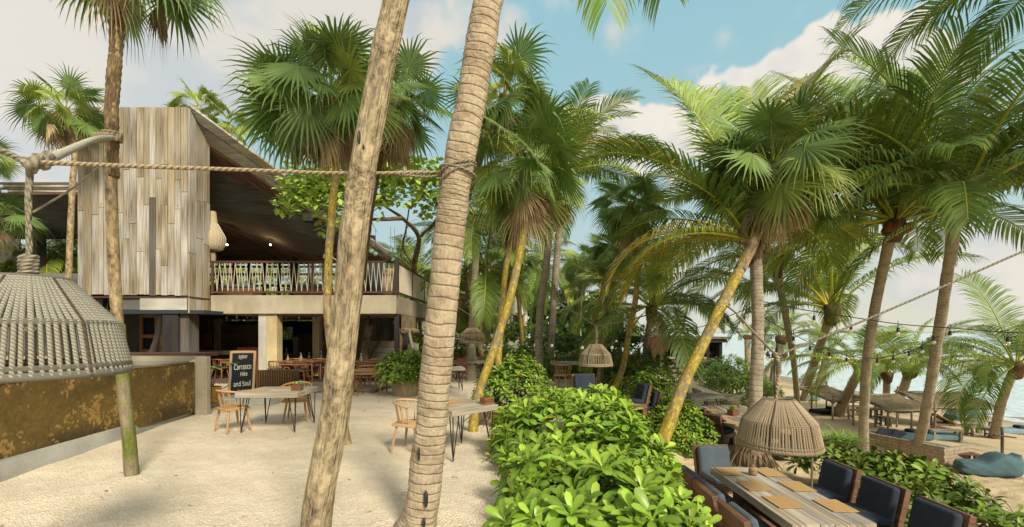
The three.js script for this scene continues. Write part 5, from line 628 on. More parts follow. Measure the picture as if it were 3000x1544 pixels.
// ================================================================ ropes and rope lamps
function ropeLamp(label, c, { r = .45, h = .56, cords = 88, mat = C.cordTan, thick = .0128, turn = 0, group, bind = C.ropeGrey, tiltZ = 0 } = {}) {   // c = centre of the bottom rim
  const o = thing('rope_lamp', label, 'lamp shade', c, group, turn), rt = r * .36, rw = r * .86, yt = h, yw = h * .53, ring = (R, y, t, m, nm = 'ring') => part(nm, new THREE.TorusGeometry(R, t, 7, 48).rotateX(PI / 2).translate(0, y, 0), m, o);
  o.rotation.z = tiltZ;
  ring(r, 0, thick * 2.0, mat, 'rim'); ring(rw, yw, thick * 1.7, mat); ring(rt, yt, thick * 1.8, mat, 'top_ring'); ring(r, thick * 3.2, thick * 1.4, mat, 'rim');
  const R = rng(4);
  for (let k = 0; k < cords; k++) { const a = (k + .3 * R()) / cords * 2 * PI, u = V(cos(a), 0, sin(a)), P = (rr, y) => u.clone().multiplyScalar(rr).setY(y), f = thick * (.85 + .3 * R()); if (cords > 150 && 0) break;
    part('cord', limb([P(r + thick, 0), P((r + rw) / 2 + thick, yw * .5), P(rw + thick, yw)], f * .9, { rs: 6, n: 4, rep: 1, cap: false }), mat, o);
    if (k % 1 === 0) part('cord', limb([P(rw + thick, yw), P(mix(rw, rt, .5) + thick, mix(yw, yt, .5)), P(rt + thick, yt)], f, { rs: 6, n: 4, rep: 1, cap: false }), mat, o); }
  for (let k = 0; k < 6; k++) { const a = k / 6 * 2 * PI + .2, u = V(cos(a), 0, sin(a)), P = (rr, y) => u.clone().multiplyScalar(rr).setY(y); part('rib', limb([P(r + .014, -.01), P(rw + .018, yw), P(rt + .016, yt)], thick * 1.0, { rs: 6, n: 2 }), C.cordBrown, o); }
  part('top_plate', new THREE.CylinderGeometry(rt * .9, rt * .9, .012, 20).translate(0, yt - .01, 0), C.cordBrown, o); part('bulb', new THREE.SphereGeometry(.05, 12, 8).translate(0, yw, 0), C.bulb, o);
  return o;
}
function rope(label, pts, r, m, { n = 40, name = 'rope', category = 'rope', parts = [] } = {}) { const o = thing(name, label, category, pts[0].clone()); wpart('strand', limb(pts, r, { rs: 8, n, rep: 1 }), m, o); for (const [nm, q, rr, mm] of parts) wpart(nm, limb(q, rr, { rs: 8, n: 40 }), mm ?? m, o); return o; }
function coil(c, ax, R0, turns, r, pitch) { const t = ax.clone().normalize(), u = V(0, 0, 1).cross(t).normalize(), w = t.clone().cross(u), o = []; for (let i = 0; i <= turns * 10; i++) { const a = i / 10 * 2 * PI; o.push(c.clone().addScaledVector(t, pitch * (i / 10 - turns / 2)).addScaledVector(u, R0 * cos(a)).addScaledVector(w, R0 * sin(a))); } return limb(o, r, { rs: 6, n: turns * 20 }); }
{
  const ZL = 2.62, hub = px(84, 828, ZL); ropeLamp('large grey rope lamp shade hanging close at the left picture edge', px(84, 1090, ZL), { h: .545, cords: 80, mat: C.cordGrey, thick: .0128 });
  const knot = px(92, 478, ZL), P3 = px(330, 402, 5.66);
  const a = rope('thick hanging rope with knot and frayed end above the big left lamp', [knot.clone(), px(84, 560, ZL), px(82, 640, ZL), px(90, 720, ZL), px(82, 770, ZL), hub.clone()], (t) => .013 + .004 * sin(t * 9) , C.ropeGrey, { n: 60 });
  for (let k = 0; k < 3; k++) wpart('strand', limb([0, .2, .4, .6, .8, 1].map((t, i) => px(84 + 5 * sin(i * 2 + k * 2.1), 490 + 290 * t, ZL + .014 * cos(i * 2 + k * 2.1))), .0095, { rs: 6, n: 40 }), C.ropeGrey, a);
  wpart('knot', coil(px(84, 775, ZL), V(0, 1, 0), .034, 5, .014, .022), C.ropeGrey, a); for (let k = 0; k < 16; k++) { const R = rng(k + 5); wpart('frayed_end', limb([px(78, 782, ZL), px(60 - 8 * R(), 795 + 8 * R(), ZL), px(18 + 40 * R(), 805 + 20 * R(), ZL + .05 * (R() - .5))], (t) => mix(.006, .002, t), { rs: 5, n: 6 }), C.rope, a); }
  wpart('hook', limb([px(96, 790, ZL), px(103, 812, ZL), px(106, 822, ZL), px(98, 830, ZL)], .006, { rs: 6, n: 8 }), C.chrome, a);
  rope('wrapped rope sleeve running from the lamp knot to the slim palm trunk', [knot, px(130, 470, 2.75), px(190, 445, 3.4), px(290, 405, 5.2), P3], (t) => t < .25 ? .032 : .030, C.ropeWhite, { parts: [['knot_wrap', [px(88, 470, ZL), px(100, 484, ZL), px(112, 462, ZL + .05), px(128, 486, ZL + .08), px(140, 455, ZL + .1), px(150, 478, ZL + .14)], .03, C.ropeGrey], ['knot_wrap', [px(72, 470, ZL - .03), px(88, 486, ZL - .05), px(104, 474, ZL - .03), px(92, 500, ZL)], .026, C.ropeGrey]] });
  const w3 = thing('rope_wrap', 'rope lashing tied round the slim trunk in front of the tower', 'rope', P3.clone()); wpart('coil', coil(px(328, 400, 5.75), V(.05, 1, .05), .098, 4, .017, .03), C.rope, w3); wpart('coil', coil(px(296, 402, 5.45), V(-.8, -.25, .5), .05, 4, .016, .03), C.rope, w3); wpart('strand', limb([px(300, 398, 5.5), px(330, 408, 5.62), px(358, 392, 5.66), px(340, 410, 5.64), px(312, 392, 5.6)], .018, { rs: 6, n: 20 }), C.rope, w3);
  rope('rope coming in from the left picture edge to the lamp knot', [px(-220, 368, 2.3), px(0, 438, 2.55), px(72, 474, ZL)], .017, C.ropeDark === 0 ? C.rope : C.ropeGrey, {});
  const pe = px(1300, 504, 4.16); const long = rope('long straight rope from the lamp knot to the ringed trunk', [px(118, 476, ZL), px(400, 487, 2.85), px(700, 497, 3.18), px(1000, 507, 3.66), pe], .0145, C.rope, { n: 80 });
  wpart('knot_wrap', coil(px(1208, 509, 4.02), pe.clone().sub(px(1000, 507, 3.66)), .020, 11, .013, .026), C.ropeGrey, long); wpart('strand', limb([px(1150, 508, 3.92), px(1210, 516, 4.0), px(1262, 518, 4.08), pe.clone().add(V(0, -.02, 0))], .012, { rs: 6, n: 12 }), C.ropeGrey, long);
  const w2 = thing('rope_wrap', 'rope turns tied around the ringed trunk', 'rope', px(1342, 502, 4.0)); for (const [y, t] of [[496, .05], [506, -.04], [514, .08]]) { const q = []; for (let i = 0; i <= 24; i++) { const A = i / 24 * 2 * PI, c = px(1342 + (y - 500) * -.1, y, 4.02); q.push(c.add(V(cos(A) * .158, t * cos(A), sin(A) * .158))); } wpart('turn', limb(q, .014, { rs: 6, n: 40 }), C.ropeGrey, w2); }
  rope('thin guy rope from the lamp rope up past the plank tower', [px(96, 622, ZL), px(200, 560, 3.3), px(300, 480, 5.6)], .007, C.rope);
  const tie = thing('rope_tie', 'white rope tied around the thin yellow palm at the terrace railing', 'rope', px(962, 752, 7.4)); wpart('turn', coil(px(962, 752, 7.4), V(.15, 1, 0), .072, 2, .012, .03), C.ropeWhite, tie); wpart('strand', limb([px(968, 752, 7.3), px(985, 762, 7.35), px(1000, 790, 7.6)], .012, { rs: 5, n: 8 }), C.ropeWhite, tie);
}
{ // right-hand lamp over the long table, and the mid and far ones
  ropeLamp('tan rope lamp shade hanging over the mat-laid dining table', px(2280, 1302, 5.45), { h: .545, tiltZ: -.015 });
  const top = px(2272, 1180, 5.45), fork = px(2276, 1042, 5.5), L = px(2130, 896, 9.3);
  const o = rope('thick bound rope holding the lamp over the dining table', [fork, px(2280, 1100, 5.48), top], (t) => .022 + .006 * sin(t * 20), C.rope); wpart('binding', coil(px(2281, 1075, 5.48), V(0, 1, 0), .026, 8, .008, .02), C.ropeGrey, o); wpart('cable', limb([px(2270, 1045, 5.48), px(2268, 1130, 5.46), px(2272, 1178, 5.45)], .007, { rs: 5, n: 10 }), C.black, o);
  rope('rope from the dining lamp up to the leaning yellow trunk', [fork, px(2200, 965, 7), px(2165, 925, 8), L], .017, C.rope, { parts: [['knot_wrap', [px(2178, 945, 7.6), px(2172, 935, 7.8), px(2160, 925, 8.0)], .026, C.rope]] });
  const w = thing('rope_wrap', 'dark rope lashing on the leaning yellow trunk above the bar', 'rope', L.clone()); wpart('coil', coil(px(2119, 890, 9.55), V(.35, 1, 0), .125, 2, .022, .045), C.ropeGrey, w);
  rope('grey cable from the dining lamp to beyond the right picture edge', [fork, px(2500, 952, 5.3), px(2750, 845, 5.1), px(3000, 735, 4.9), px(3200, 650, 4.8)], (t) => .013, C.ropeGrey);
  const Zm = 12.2; ropeLamp('tan rope lamp shade hanging over the far windsor chair table', px(1745, 1070, Zm), { cords: 60, thick: .013 });
  const f2 = px(1747, 956, Zm), o2 = rope('bound rope above the far windsor table lamp', [f2, px(1748, 985, Zm), px(1746, 1012, Zm)], .035, C.rope); rope('rope from the far lamp to the black banded trunk', [f2, px(1660, 900, 13.4), px(1600, 858, 15.2)], .018, C.ropeGrey); rope('rope from the far lamp rightward to the young coconut palm', [f2, px(1830, 940, 12.6), px(1900, 922, 14)], .018, C.ropeGrey);
  ropeLamp('woven lamp shade behind the grey banded trunk in the back corner', px(1384, 1003, 16.6), { cords: 50, thick: .016, r: .50, h: .52, mat: C.straw }); ropeLamp('dark woven lamp shade farther back beside the leaning yellow trunk', px(1447, 999, 21), { cords: 50, thick: .017, r: .50, h: .5, mat: C.ropeGrey });
  rope('thin rope holding the two back corner lamps', [px(1310, 880, 15), px(1384, 928, 16.6)], .012, C.ropeGrey); rope('dark cable from the back corner lamp to the banded trunk', [px(1447, 965, 21), px(1500, 945, 19), px(1590, 885, 15.6)], .012, C.ropeDark);
  const b = thing('basket_lamp', 'pale fluted basket lamp hanging at the tower corner over the terrace', 'lamp shade', px(622, 700, 16.6)), s = 16.6 / FOCAL; part('shade', new THREE.LatheGeometry([[10, 80], [14, 45], [26, 20], [33, 5], [31, -18], [24, -32], [14, -36]].map(([a, y]) => new THREE.Vector2(a * s, y * s)), 22), M([.52, .43, .26], { map: rep(ropeTex, 8, 1), side: THREE.DoubleSide }), b); for (let k = 0; k < 26; k++) { const a = k / 26 * 2 * PI; part('rib', limb([[14, 45], [26.5, 20], [33.5, 5], [31.5, -18], [24.5, -32]].map(([r, y]) => V(cos(a) * r * s, y * s, sin(a) * r * s)), .012, { rs: 4, n: 8 }), C.string, b); } part('tail', limb([V(0, -36 * s, 0), V(.03, -60 * s, 0), V(0, -85 * s, 0)], (t) => .12 - .05 * t, { rs: 10, n: 6 }), C.rope, b);
}
// string lights
function lights(label, pts, at, Zs) { const o = thing('string_light', label, 'string lights', pts[0].clone()); wpart('cable', limb(pts, .011, { rs: 5, n: 60 }), C.black, o); for (const [x, y, Z, s = 1] of at) { const p = px(x, y, Z); const k = wpart('socket', new THREE.CylinderGeometry(.026 * s, .03 * s, .11 * s, 8).translate(p.x, p.y + .09 * s, p.z), C.black, o); wpart('hanger', rod(V(p.x, p.y + .14 * s, p.z), V(p.x, p.y + .3 * s, p.z), .008, 4), C.black, o); wpart('bulb', new THREE.SphereGeometry(.043 * s, 10, 8).scale(1, 1.15, 1).translate(p.x, p.y, p.z), C.bulb, o); } return o; }
lights('string of bulbs between the upright coconut trunk and the right picture edge', [px(2228, 882, 9.9), px(2340, 905, 10), px(2500, 930, 10.1), px(2640, 950, 10.2), px(2800, 962, 10), px(2955, 974, 9.6), px(3100, 976, 9.4)], [[2385, 943, 10], [2493, 970, 10.1], [2631, 978, 10.2], [2783, 987, 10], [2953, 1006, 9.6]]);
lights('slack string of small bulbs sagging between the two tall right trunks', [px(2228, 925, 10), px(2310, 972, 11), px(2400, 1015, 12), px(2500, 1045, 12.5), px(2575, 1049, 12.5), px(2660, 1030, 12), px(2750, 985, 10.4)], [[2325, 1002, 11.2], [2373, 1030, 12], [2429, 1047, 12.4], [2480, 1063, 12.6], [2570, 1067, 12.6], [2617, 1059, 12.4], [2663, 1047, 12], [2702, 1030, 11.4], [2736, 1003, 10.8]]);
lights('string of bulbs across the courtyard in front of the far rope lamp', [px(1345, 985, 14), px(1430, 1005, 12), px(1480, 1018, 11.5), px(1600, 985, 11.5), px(1706, 992, 11.5), px(1800, 990, 11.5), px(1920, 982, 11.4)], [[1441, 982, 11.8], [1617, 1012, 11.5], [1706, 1018, 11.5], [1793, 1018, 11.5], [1878, 1008, 11.5]]);
lights('string of bulbs dipping left of the upright coconut trunk over the bar', [px(2214, 895, 9.8), px(2170, 912, 11), px(2100, 940, 13), px(2040, 960, 14), px(1940, 966, 14)], [[2187, 924, 10.8], [2196, 921, 10.6], [2121, 951, 12.4], [2133, 950, 12.2], [2040, 976, 14], [2015, 982, 14], [1963, 998, 14]]);
lights('short cluster of bulbs beside the dining lamp rope', [px(2225, 990, 9.8), px(2250, 1045, 11), px(2290, 1040, 12), px(2330, 1010, 12)], [[2248, 1048, 11], [2253, 1054, 11], [2263, 1052, 11.4], [2275, 1035, 11.6], [2240, 1032, 10.4]]);
// ================================================================ chairs and tables
function windsor(label, p, turn, { m = W.oak, group, cushion, name = 'windsor_chair' } = {}) {   // faces +z before turning; p is the floor point
  const o = thing(name, label, 'chair', p, group, turn), w = .50;
  const sh = new THREE.Shape(); sh.moveTo(-.20, -.21); sh.quadraticCurveTo(0, -.25, .20, -.21); sh.lineTo(.25, .18); sh.quadraticCurveTo(0, .25, -.25, .18); sh.closePath();
  part('seat', grainUV(new THREE.ExtrudeGeometry(sh, { depth: .028, bevelEnabled: true, bevelSize: .012, bevelThickness: .01, bevelSegments: 2 }).rotateX(PI / 2).translate(0, .45, 0)), m, o);
  for (const [sx, sz] of [[-1, 1], [1, 1], [-1, -1], [1, -1]]) part('leg', limb([V(sx * .17, .43, sz * .15), V(sx * .20, .22, sz * .185), V(sx * .23, 0, sz * .22)], (t) => .023 - .006 * abs(t - .35) * 2, { rs: 8, n: 6 }), m, o);
  const arc = []; for (let i = 0; i <= 16; i++) { const a = PI * (i / 16); arc.push(V(.295 * cos(a), .735 + .055 * sin(a), .10 - .36 * sin(a))); } part('back_rail', limb(arc, (t) => .017 + .008 * sin(PI * t), { rs: 8, n: 28 }), m, o);
  for (let i = 0; i <= 8; i++) { const a = PI * (.03 + .94 * i / 8), q = V(.29 * cos(a), .735 + .055 * sin(a), .10 - .355 * sin(a)), b = V(.215 * cos(a), .455, .10 - .29 * sin(a)); part('spindle', rod(b, q, i % 8 ? .010 : .017, 6), m, o); }
  if (cushion) part('cushion', rbox(.42, .05, .40, .02, 0, .49, 0), cushion, o); return o;
}
function hairpin(label, p, turn, { w = 1.12, d = 1.0, h = .75, n = 6, group, th = .085, legs = C.iron, mats = [W.table, W.table2, W.table3, W.grey] } = {}) {
  const o = thing('plank_table', label, 'table', p, group, turn), R = rng(round3(p.x * 31 + p.z * 7)); for (let k = 0; k < n; k++) part('plank', rbox(w - .01 * R(), th + .006 * R(), d / n - .005, .006, .008 * (R() - .5), h - th / 2, -d / 2 + (k + .5) * d / n), mats[floor(R() * mats.length)], o);
  for (const sx of [-1, 1]) for (const sz of [-1, 1]) { const t = V(sx * (w / 2 - .12), 0, sz * (d / 2 - .12)); part('hairpin_leg', merge([[.10, 0], [0, .10], [-.05, -.05]].map(([dx, dz]) => rod(V(t.x + dx * sx * -1, h - th, t.z + dz * -sz), V(t.x + sx * .04, 0, t.z + sz * .04), .0085, 6))), legs, o); } return o;
}
const round3 = (x) => abs(Math.round(x * 1000));
function centre(label, p, turn = 0, s = 1) { const o = thing('herb_box', label, 'plant box', p, undefined, turn); for (let k = 0; k < 3; k++) part('slat', merge([rbox(.19 * s, .032 * s, .13 * s, .004, 0, .017 * s + k * .036 * s, 0)]), W.red, o); const its = [], R = rng(round3(p.x * 9)); for (let k = 0; k < 26; k++) its.push([LEAFS[k % 3], m4(V((R() - .5) * .12 * s, .11 * s, (R() - .5) * .08 * s), new THREE.Quaternion().setFromEuler(new THREE.Euler(0, R() * 6, .4 + R(), 'YXZ')), .09 * s), [1.2, 1.2, 1.2]]); part('herb', scatter(its), G.bush, o, undefined, 'stuff'); return o; }
function bottle(label, p, m = C.glass, s = 1, name = 'oil_bottle', group) { const o = thing(name, label, 'bottle', p, group); part('body', new THREE.LatheGeometry([[0, 0], [.035, 0], [.04, .02], [.04, .09], [.016, .13], [.013, .17]].map(([a, b]) => new THREE.Vector2(a * s, b * s)), 14), m, o); part('stopper', new THREE.CylinderGeometry(.009 * s, .012 * s, .05 * s, 8).translate(0, .19 * s, 0), C.chrome, o); return o; }
function place(label, p, turn = 0, w = .42, d = .3, group) { const o = thing('place_mat', label, 'place mat', p, group, turn); const g = new THREE.BoxGeometry(w, .007, d); part('weave', g.translate(0, .005, 0), C.mat, o); return o; }
{ // table and two chairs left
  const t = V(-4.62, 0, -8.82); hairpin('weathered plank table on black hairpin legs left of the near trunk', t, .03, { w: 1.16, d: 1.05 });
  windsor('oak spindle-back chair with its back to the camera at the left plank table', V(-5.38, 0, -8.55), PI - .55); windsor('oak spindle-back chair on the far side of the left plank table', V(-4.62, 0, -9.55), .25);
  place('woven mat on the near left corner of the left plank table', V(-4.98, .752, -8.62), .03); place('woven mat on the far edge of the left plank table', V(-4.62, .752, -9.14), .03);
  centre('small red slatted herb box on the left plank table', V(-4.22, .752, -8.72)); bottle('little glass oil bottle beside the herb box on the left table', V(-4.10, .752, -8.60));
}
{ // table and chair between the trunks and bush
  const t = V(-.86, 0, -7.02); hairpin('weathered square plank table on hairpin legs just right of the ringed trunk', t, PI / 4, { w: .92, d: .92, n: 5 });
  windsor('pale spindle-back chair half hidden behind the ringed trunk', V(-1.62, 0, -7.1), PI / 2 - .25, { m: W.frame }); 
  place('woven mat at the back of the square table', V(-.98, .752, -7.30), PI / 4); place('woven mat on the left of the square table', V(-1.05, .752, -6.85), -PI / 4); centre('small red slatted herb box on the square table corner', V(-.40, .752, -7.05), PI / 4); bottle('little oil bottle behind the herb box on the square table', V(-.33, .752, -7.22));
  const m = thing('root_mound', 'dry fibrous root mound on the sand right of the square table', 'stump', gnd(1438, 1238)), R = rng(7); part('mound', limb([V(0, -.05, 0), V(0, .15, 0), V(.02, .3, 0)], (t) => mix(.42, .12, t), { rs: 16, n: 10, wob: .6 }), B.branch, m); for (let k = 0; k < 60; k++) { const a = R() * 6.28, r = .3 + .3 * R(); part('root', limb([V(cos(a) * .12, .27, sin(a) * .12), V(cos(a) * r * .7, .17, sin(a) * r * .7), V(cos(a + .3) * r, 0, sin(a + .3) * r)], .008, { rs: 4, n: 4 }), B.fibreTan, m); }
}
{ // chalkboard
  const cv = document.createElement('canvas'); cv.width = 512; cv.height = 1100; const c = cv.getContext('2d'); c.fillStyle = '#0c100e'; c.fillRect(0, 0, 512, 1100); c.fillStyle = '#e9e6dc'; c.textAlign = 'center'; const wr = (s, y, size, sx, x = 256, rot = -.03) => { c.save(); c.translate(x, y); c.rotate(rot); c.scale(sx, 1); c.font = `${size}px sans-serif`; c.fillText(s, 0, 0); c.restore(); };
  wr('SUNDAY', 130, 112, .50, 250, .02); wr('Carrasco', 420, 190, .56, 262, -.06); wr('Hike', 590, 150, .60, 300, -.08); wr('and Soul', 850, 170, .62, 270, -.07); wr('@promesa', 1000, 90, .52, 280, -.05);
  c.fillRect(175, 148, 60, 6);
  const tx = new THREE.CanvasTexture(cv); tx.colorSpace = THREE.SRGBColorSpace; const Z = 12.6, p = px(706, 1160, Z).setY(0);
  const o = thing('chalkboard', 'tall A-frame chalkboard with oak frame and white handwriting', 'sign', p, undefined, .32), h = 1.36, w = .66, lean = .2;
  const face = new THREE.Group(); face.name = 'front_panel'; face.rotation.x = -lean; o.add(face);
  part('board', new THREE.PlaneGeometry(w - .12, h - .14).translate(0, h / 2 + .02, .012), M([1, 1, 1], { map: tx, roughness: .8 }), face); part('backing', box(w - .1, h - .1, .012, 0, h / 2, 0), C.black, face); for (const x of [-1, 1]) part('frame', rbox(.065, h + .04, .045, .006, x * (w / 2 - .03), h / 2, .01), W.frame, face); for (const y of [.09, h - .01]) part('frame', rbox(w - .12, .075, .04, .006, 0, y, .01), W.frame, face);
  const back = new THREE.Group(); back.name = 'back_panel'; back.rotation.x = lean; back.position.set(0, 0, -.56); o.add(back); part('backing', box(w - .1, h - .1, .012, 0, h / 2, 0), C.black, back); for (const x of [-1, 1]) part('frame', rbox(.055, h, .04, .006, x * (w / 2 - .03), h / 2, 0), W.oak2, back);
}
{ // potted plant
  const p = px(622, 1172, 10.9).setY(.16), o = thing('potted_plant', 'amber glazed pot with rosette plant on the step by the pool wall end', 'potted plant', p); part('pot', new THREE.LatheGeometry([[0, 0], [.13, 0], [.17, .08], [.185, .25], [.19, .38], [.20, .40], [.165, .40], [.16, .3]].map(([a, b]) => new THREE.Vector2(a, b)), 26), C.amber, o);
  const R = rng(5); for (const [dx, y, q, tx, ty] of [[-.05, .9, .25, 0, 0], [.12, .85, .2, 0, 0], [-.2, .72, .2, 0, 0], [.5, .98, .16, .3, .3]]) { part('stem', limb([V(0, .35, 0), V(dx * .6 + (dx > .4 ? .1 : 0), dx > .4 ? .42 : .6, .02), V(dx, y, .05)], .018, { rs: 6, n: 10 }), dx > .4 ? W.pale : B.branch, o); for (let k = 0; k < 11; k++) { const e = new THREE.Euler(0, k * 2.4, .1 + .5 * (k / 11), 'YXZ'), f = part('leaf', LEAF[k % 4], R() < .15 ? G.lime : G.bushMid, o); f.position.set(dx, y - .02, .05); f.setRotationFromEuler(e); f.scale.setScalar(q * (.8 + .4 * R())); } }
}
{ // log basket by the column
  const Z = 14.6, p = px(818, 1128, Z).setY(.02), o = thing('wicker_basket', 'large wicker log basket with loop handles beside the dining column', 'basket', p), w = 1.08, h = .64; part('body', rbox(w, h, .6, .05, 0, h / 2, 0, 3), C.basket, o); const R = rng(2); for (let j = 0; j < 13; j++) part('wicker_strand', limb([V(-w / 2 - .01, .03 + j * .048, .31), V(-.2, .03 + j * .048 + .01 * R(), .325), V(.2, .03 + j * .048, .318), V(w / 2 + .01, .03 + j * .048, .31)], .016, { rs: 5, n: 16, wob: .6, seed: j }), C.basket, o); for (let k = 0; k < 15; k++) part('stake', rod(V(-w / 2 + k * w / 14, .01, .33), V(-w / 2 + k * w / 14, h, .33), .012, 5), W.oak2, o); for (const x of [-.28, .25]) part('handle', new THREE.TorusGeometry(.09, .018, 6, 14, PI).translate(x, h, 0), W.oak2, o); part('rim', limb([V(-w / 2, h, .3), V(0, h + .01, .32), V(w / 2, h, .3)], .025, { rs: 6, n: 8 }), C.basket, o);
}
// indoor and terrace-edge dining sets
function woodTable(label, p, w, d, m = W.oak2, turn = 0, group) { const o = thing('dining_table', label, 'table', p, group, turn); const n = 4; for (let k = 0; k < n; k++) part('plank', rbox(w, .045, d / n - .004, .006, 0, .73, -d / 2 + (k + .5) * d / n), m, o); part('apron', merge([box(w - .14, .09, .03, 0, .665, d / 2 - .06), box(w - .14, .09, .03, 0, .665, -d / 2 + .06), box(.03, .09, d - .15, w / 2 - .06, .665, 0), box(.03, .09, d - .15, -w / 2 + .06, .665, 0)]), m, o); for (const sx of [-1, 1]) for (const sz of [-1, 1]) part('leg', rod(V(sx * (w / 2 - .07), .71, sz * (d / 2 - .07)), V(sx * (w / 2 - .05), 0, sz * (d / 2 - .05)), .032, 8, .022), m, o); return o; }
{
  const ft = (x, y, D = 1.86) => { const Z = FOCAL * D / (y - 975); return V((x - 1500) / FOCAL * Z, EYE - D, -Z); };
  woodTable('red-brown dining table at the terrace edge between the two big trunks', V(px(1082, 0, 13.6).x, 0, -13.7), .92, .8, W.oak2); windsor('red-brown chair left of the terrace edge table', V(px(1035, 0, 13.4).x, 0, -13.4), PI / 2, { m: W.red }); windsor('red-brown chair behind the terrace edge table with dark seat pad', V(px(1076, 0, 14.6).x, 0, -14.6), PI - .2 + PI, { m: W.oak2, cushion: C.navy });
  place('small woven mat on the terrace edge table between the big trunks', V(px(1062, 0, 13.6).x, .756, -13.7), 0, .3, .2);
  const sets = [[870, 17.0, 1.6, 'near the wicker basket'], [930, 18.6, 1.5, 'near the near trunk'], [705, 18.2, 1.3, 'behind the chalkboard'], [830, 21.5, 1.8, 'deep inside under the green window'], [1045, 16.6, 1.3, 'under the ceiling fan']];
  sets.forEach(([x, Z, w, where], i) => { const X = px(x, 0, Z).x; woodTable(`red-brown indoor dining table ${where}`, V(X, .05, -Z), w, .85, i % 2 ? W.red : W.oak2); [[-.45, .62, PI, 'near left'], [.45, .62, PI, 'near right'], [-.45, -.62, 0, 'far left'], [.45, -.62, 0, 'far right']].forEach(([dx, dz, tn, nm]) => windsor(`indoor spindle chair, ${nm} seat of the table ${where}`, V(X + dx, .05, -Z + dz), tn, { m: i % 2 ? W.oak2 : W.red, cushion: (dz > 0) ? C.navy : undefined })); bottle(`stone carafe standing on the indoor table ${where}`, V(X + .2, .81, -Z + .1), C.ceramic, 1.5, 'carafe'); bottle(`slim candle bottle on the indoor table ${where}`, V(X - .35, .81, -Z), C.ceramic, 1.2, 'candle_bottle'); });
  { const p = px(1146, 852, 17.1), o = thing('clay_jar', 'big pale clay jar on the terrace behind the railing corner', 'jar', V(p.x, SLT, p.z)); part('body', new THREE.LatheGeometry([[0, 0], [.22, 0], [.36, .25], [.40, .5], [.33, .75], [.20, .86], [.21, .97], [.27, 1.06], [.22, 1.06], [.16, .95]].map(([a, b]) => new THREE.Vector2(a, b)), 28), C.clay, o); }
  // back corner set with director chairs
  const back = [[1395, 1062, 18, 1.7, 'beside the grey banded trunk'], [1420, 1050, 20.5, 1.6, 'nearest the back hedge']];
  back.forEach(([x, y, Z, w, where], i) => hairpin(`weathered back corner table ${where}`, V(px(x, 0, Z).x, 0, -Z), 0, { w, d: .8, n: 4 }));
  const dir = (label, p, turn) => { const o = thing('director_chair', label, 'chair', p, undefined, turn); for (const s of [-1, 1]) { part('leg', merge([rod(V(s * .25, 0, -.22), V(s * .25, .46, .22), .016, 6), rod(V(s * .25, 0, .22), V(s * .25, .46, -.22), .016, 6)]), W.red, o); part('post', rod(V(s * .25, .4, -.22), V(s * .25, .9, -.25), .017, 6), W.red, o); part('armrest', rbox(.05, .025, .46, .008, s * .25, .66, -.02), W.red, o); part('post', rod(V(s * .25, .4, .2), V(s * .25, .66, .18), .015, 6), W.red, o); } part('seat', rbox(.48, .03, .42, .01, 0, .46, 0), W.oak2, o); for (let k = 0; k < 3; k++) part('back_slat', rbox(.5, .07, .018, .006, 0, .70 + k * .085, -.245), W.red, o); return o; };
  dir('red folding chair in front of the back corner table, left of the banded trunk', V(px(1342, 0, 16.8).x, 0, -16.8), -.6); dir('second red folding chair tucked under the back corner table', V(px(1362, 0, 18).x, 0, -18.1), -1.4); dir('red folding chair farthest back by the hedge', V(px(1345, 0, 21).x, 0, -21), .9); dir('red folding chair right of the banded trunk', V(px(1422, 0, 18.2).x, 0, -18.3), 1.2);
  hairpin('small hairpin side table at the edge of the ringed trunk', V(px(1322, 0, 14.6).x, 0, -14.6), .3, { w: .8, d: .7, n: 4 });
  // far windsor table
  hairpin('weathered far table under the mid courtyard rope lamp', ft(1672, 1118), 0, { w: 1.5, d: .9 }); windsor('oak spindle chair nearest the camera at the far lamp table', ft(1648, 1136), PI - .5); windsor('oak spindle chair on the left side of the far lamp table', ft(1638, 1118), PI / 2);
}
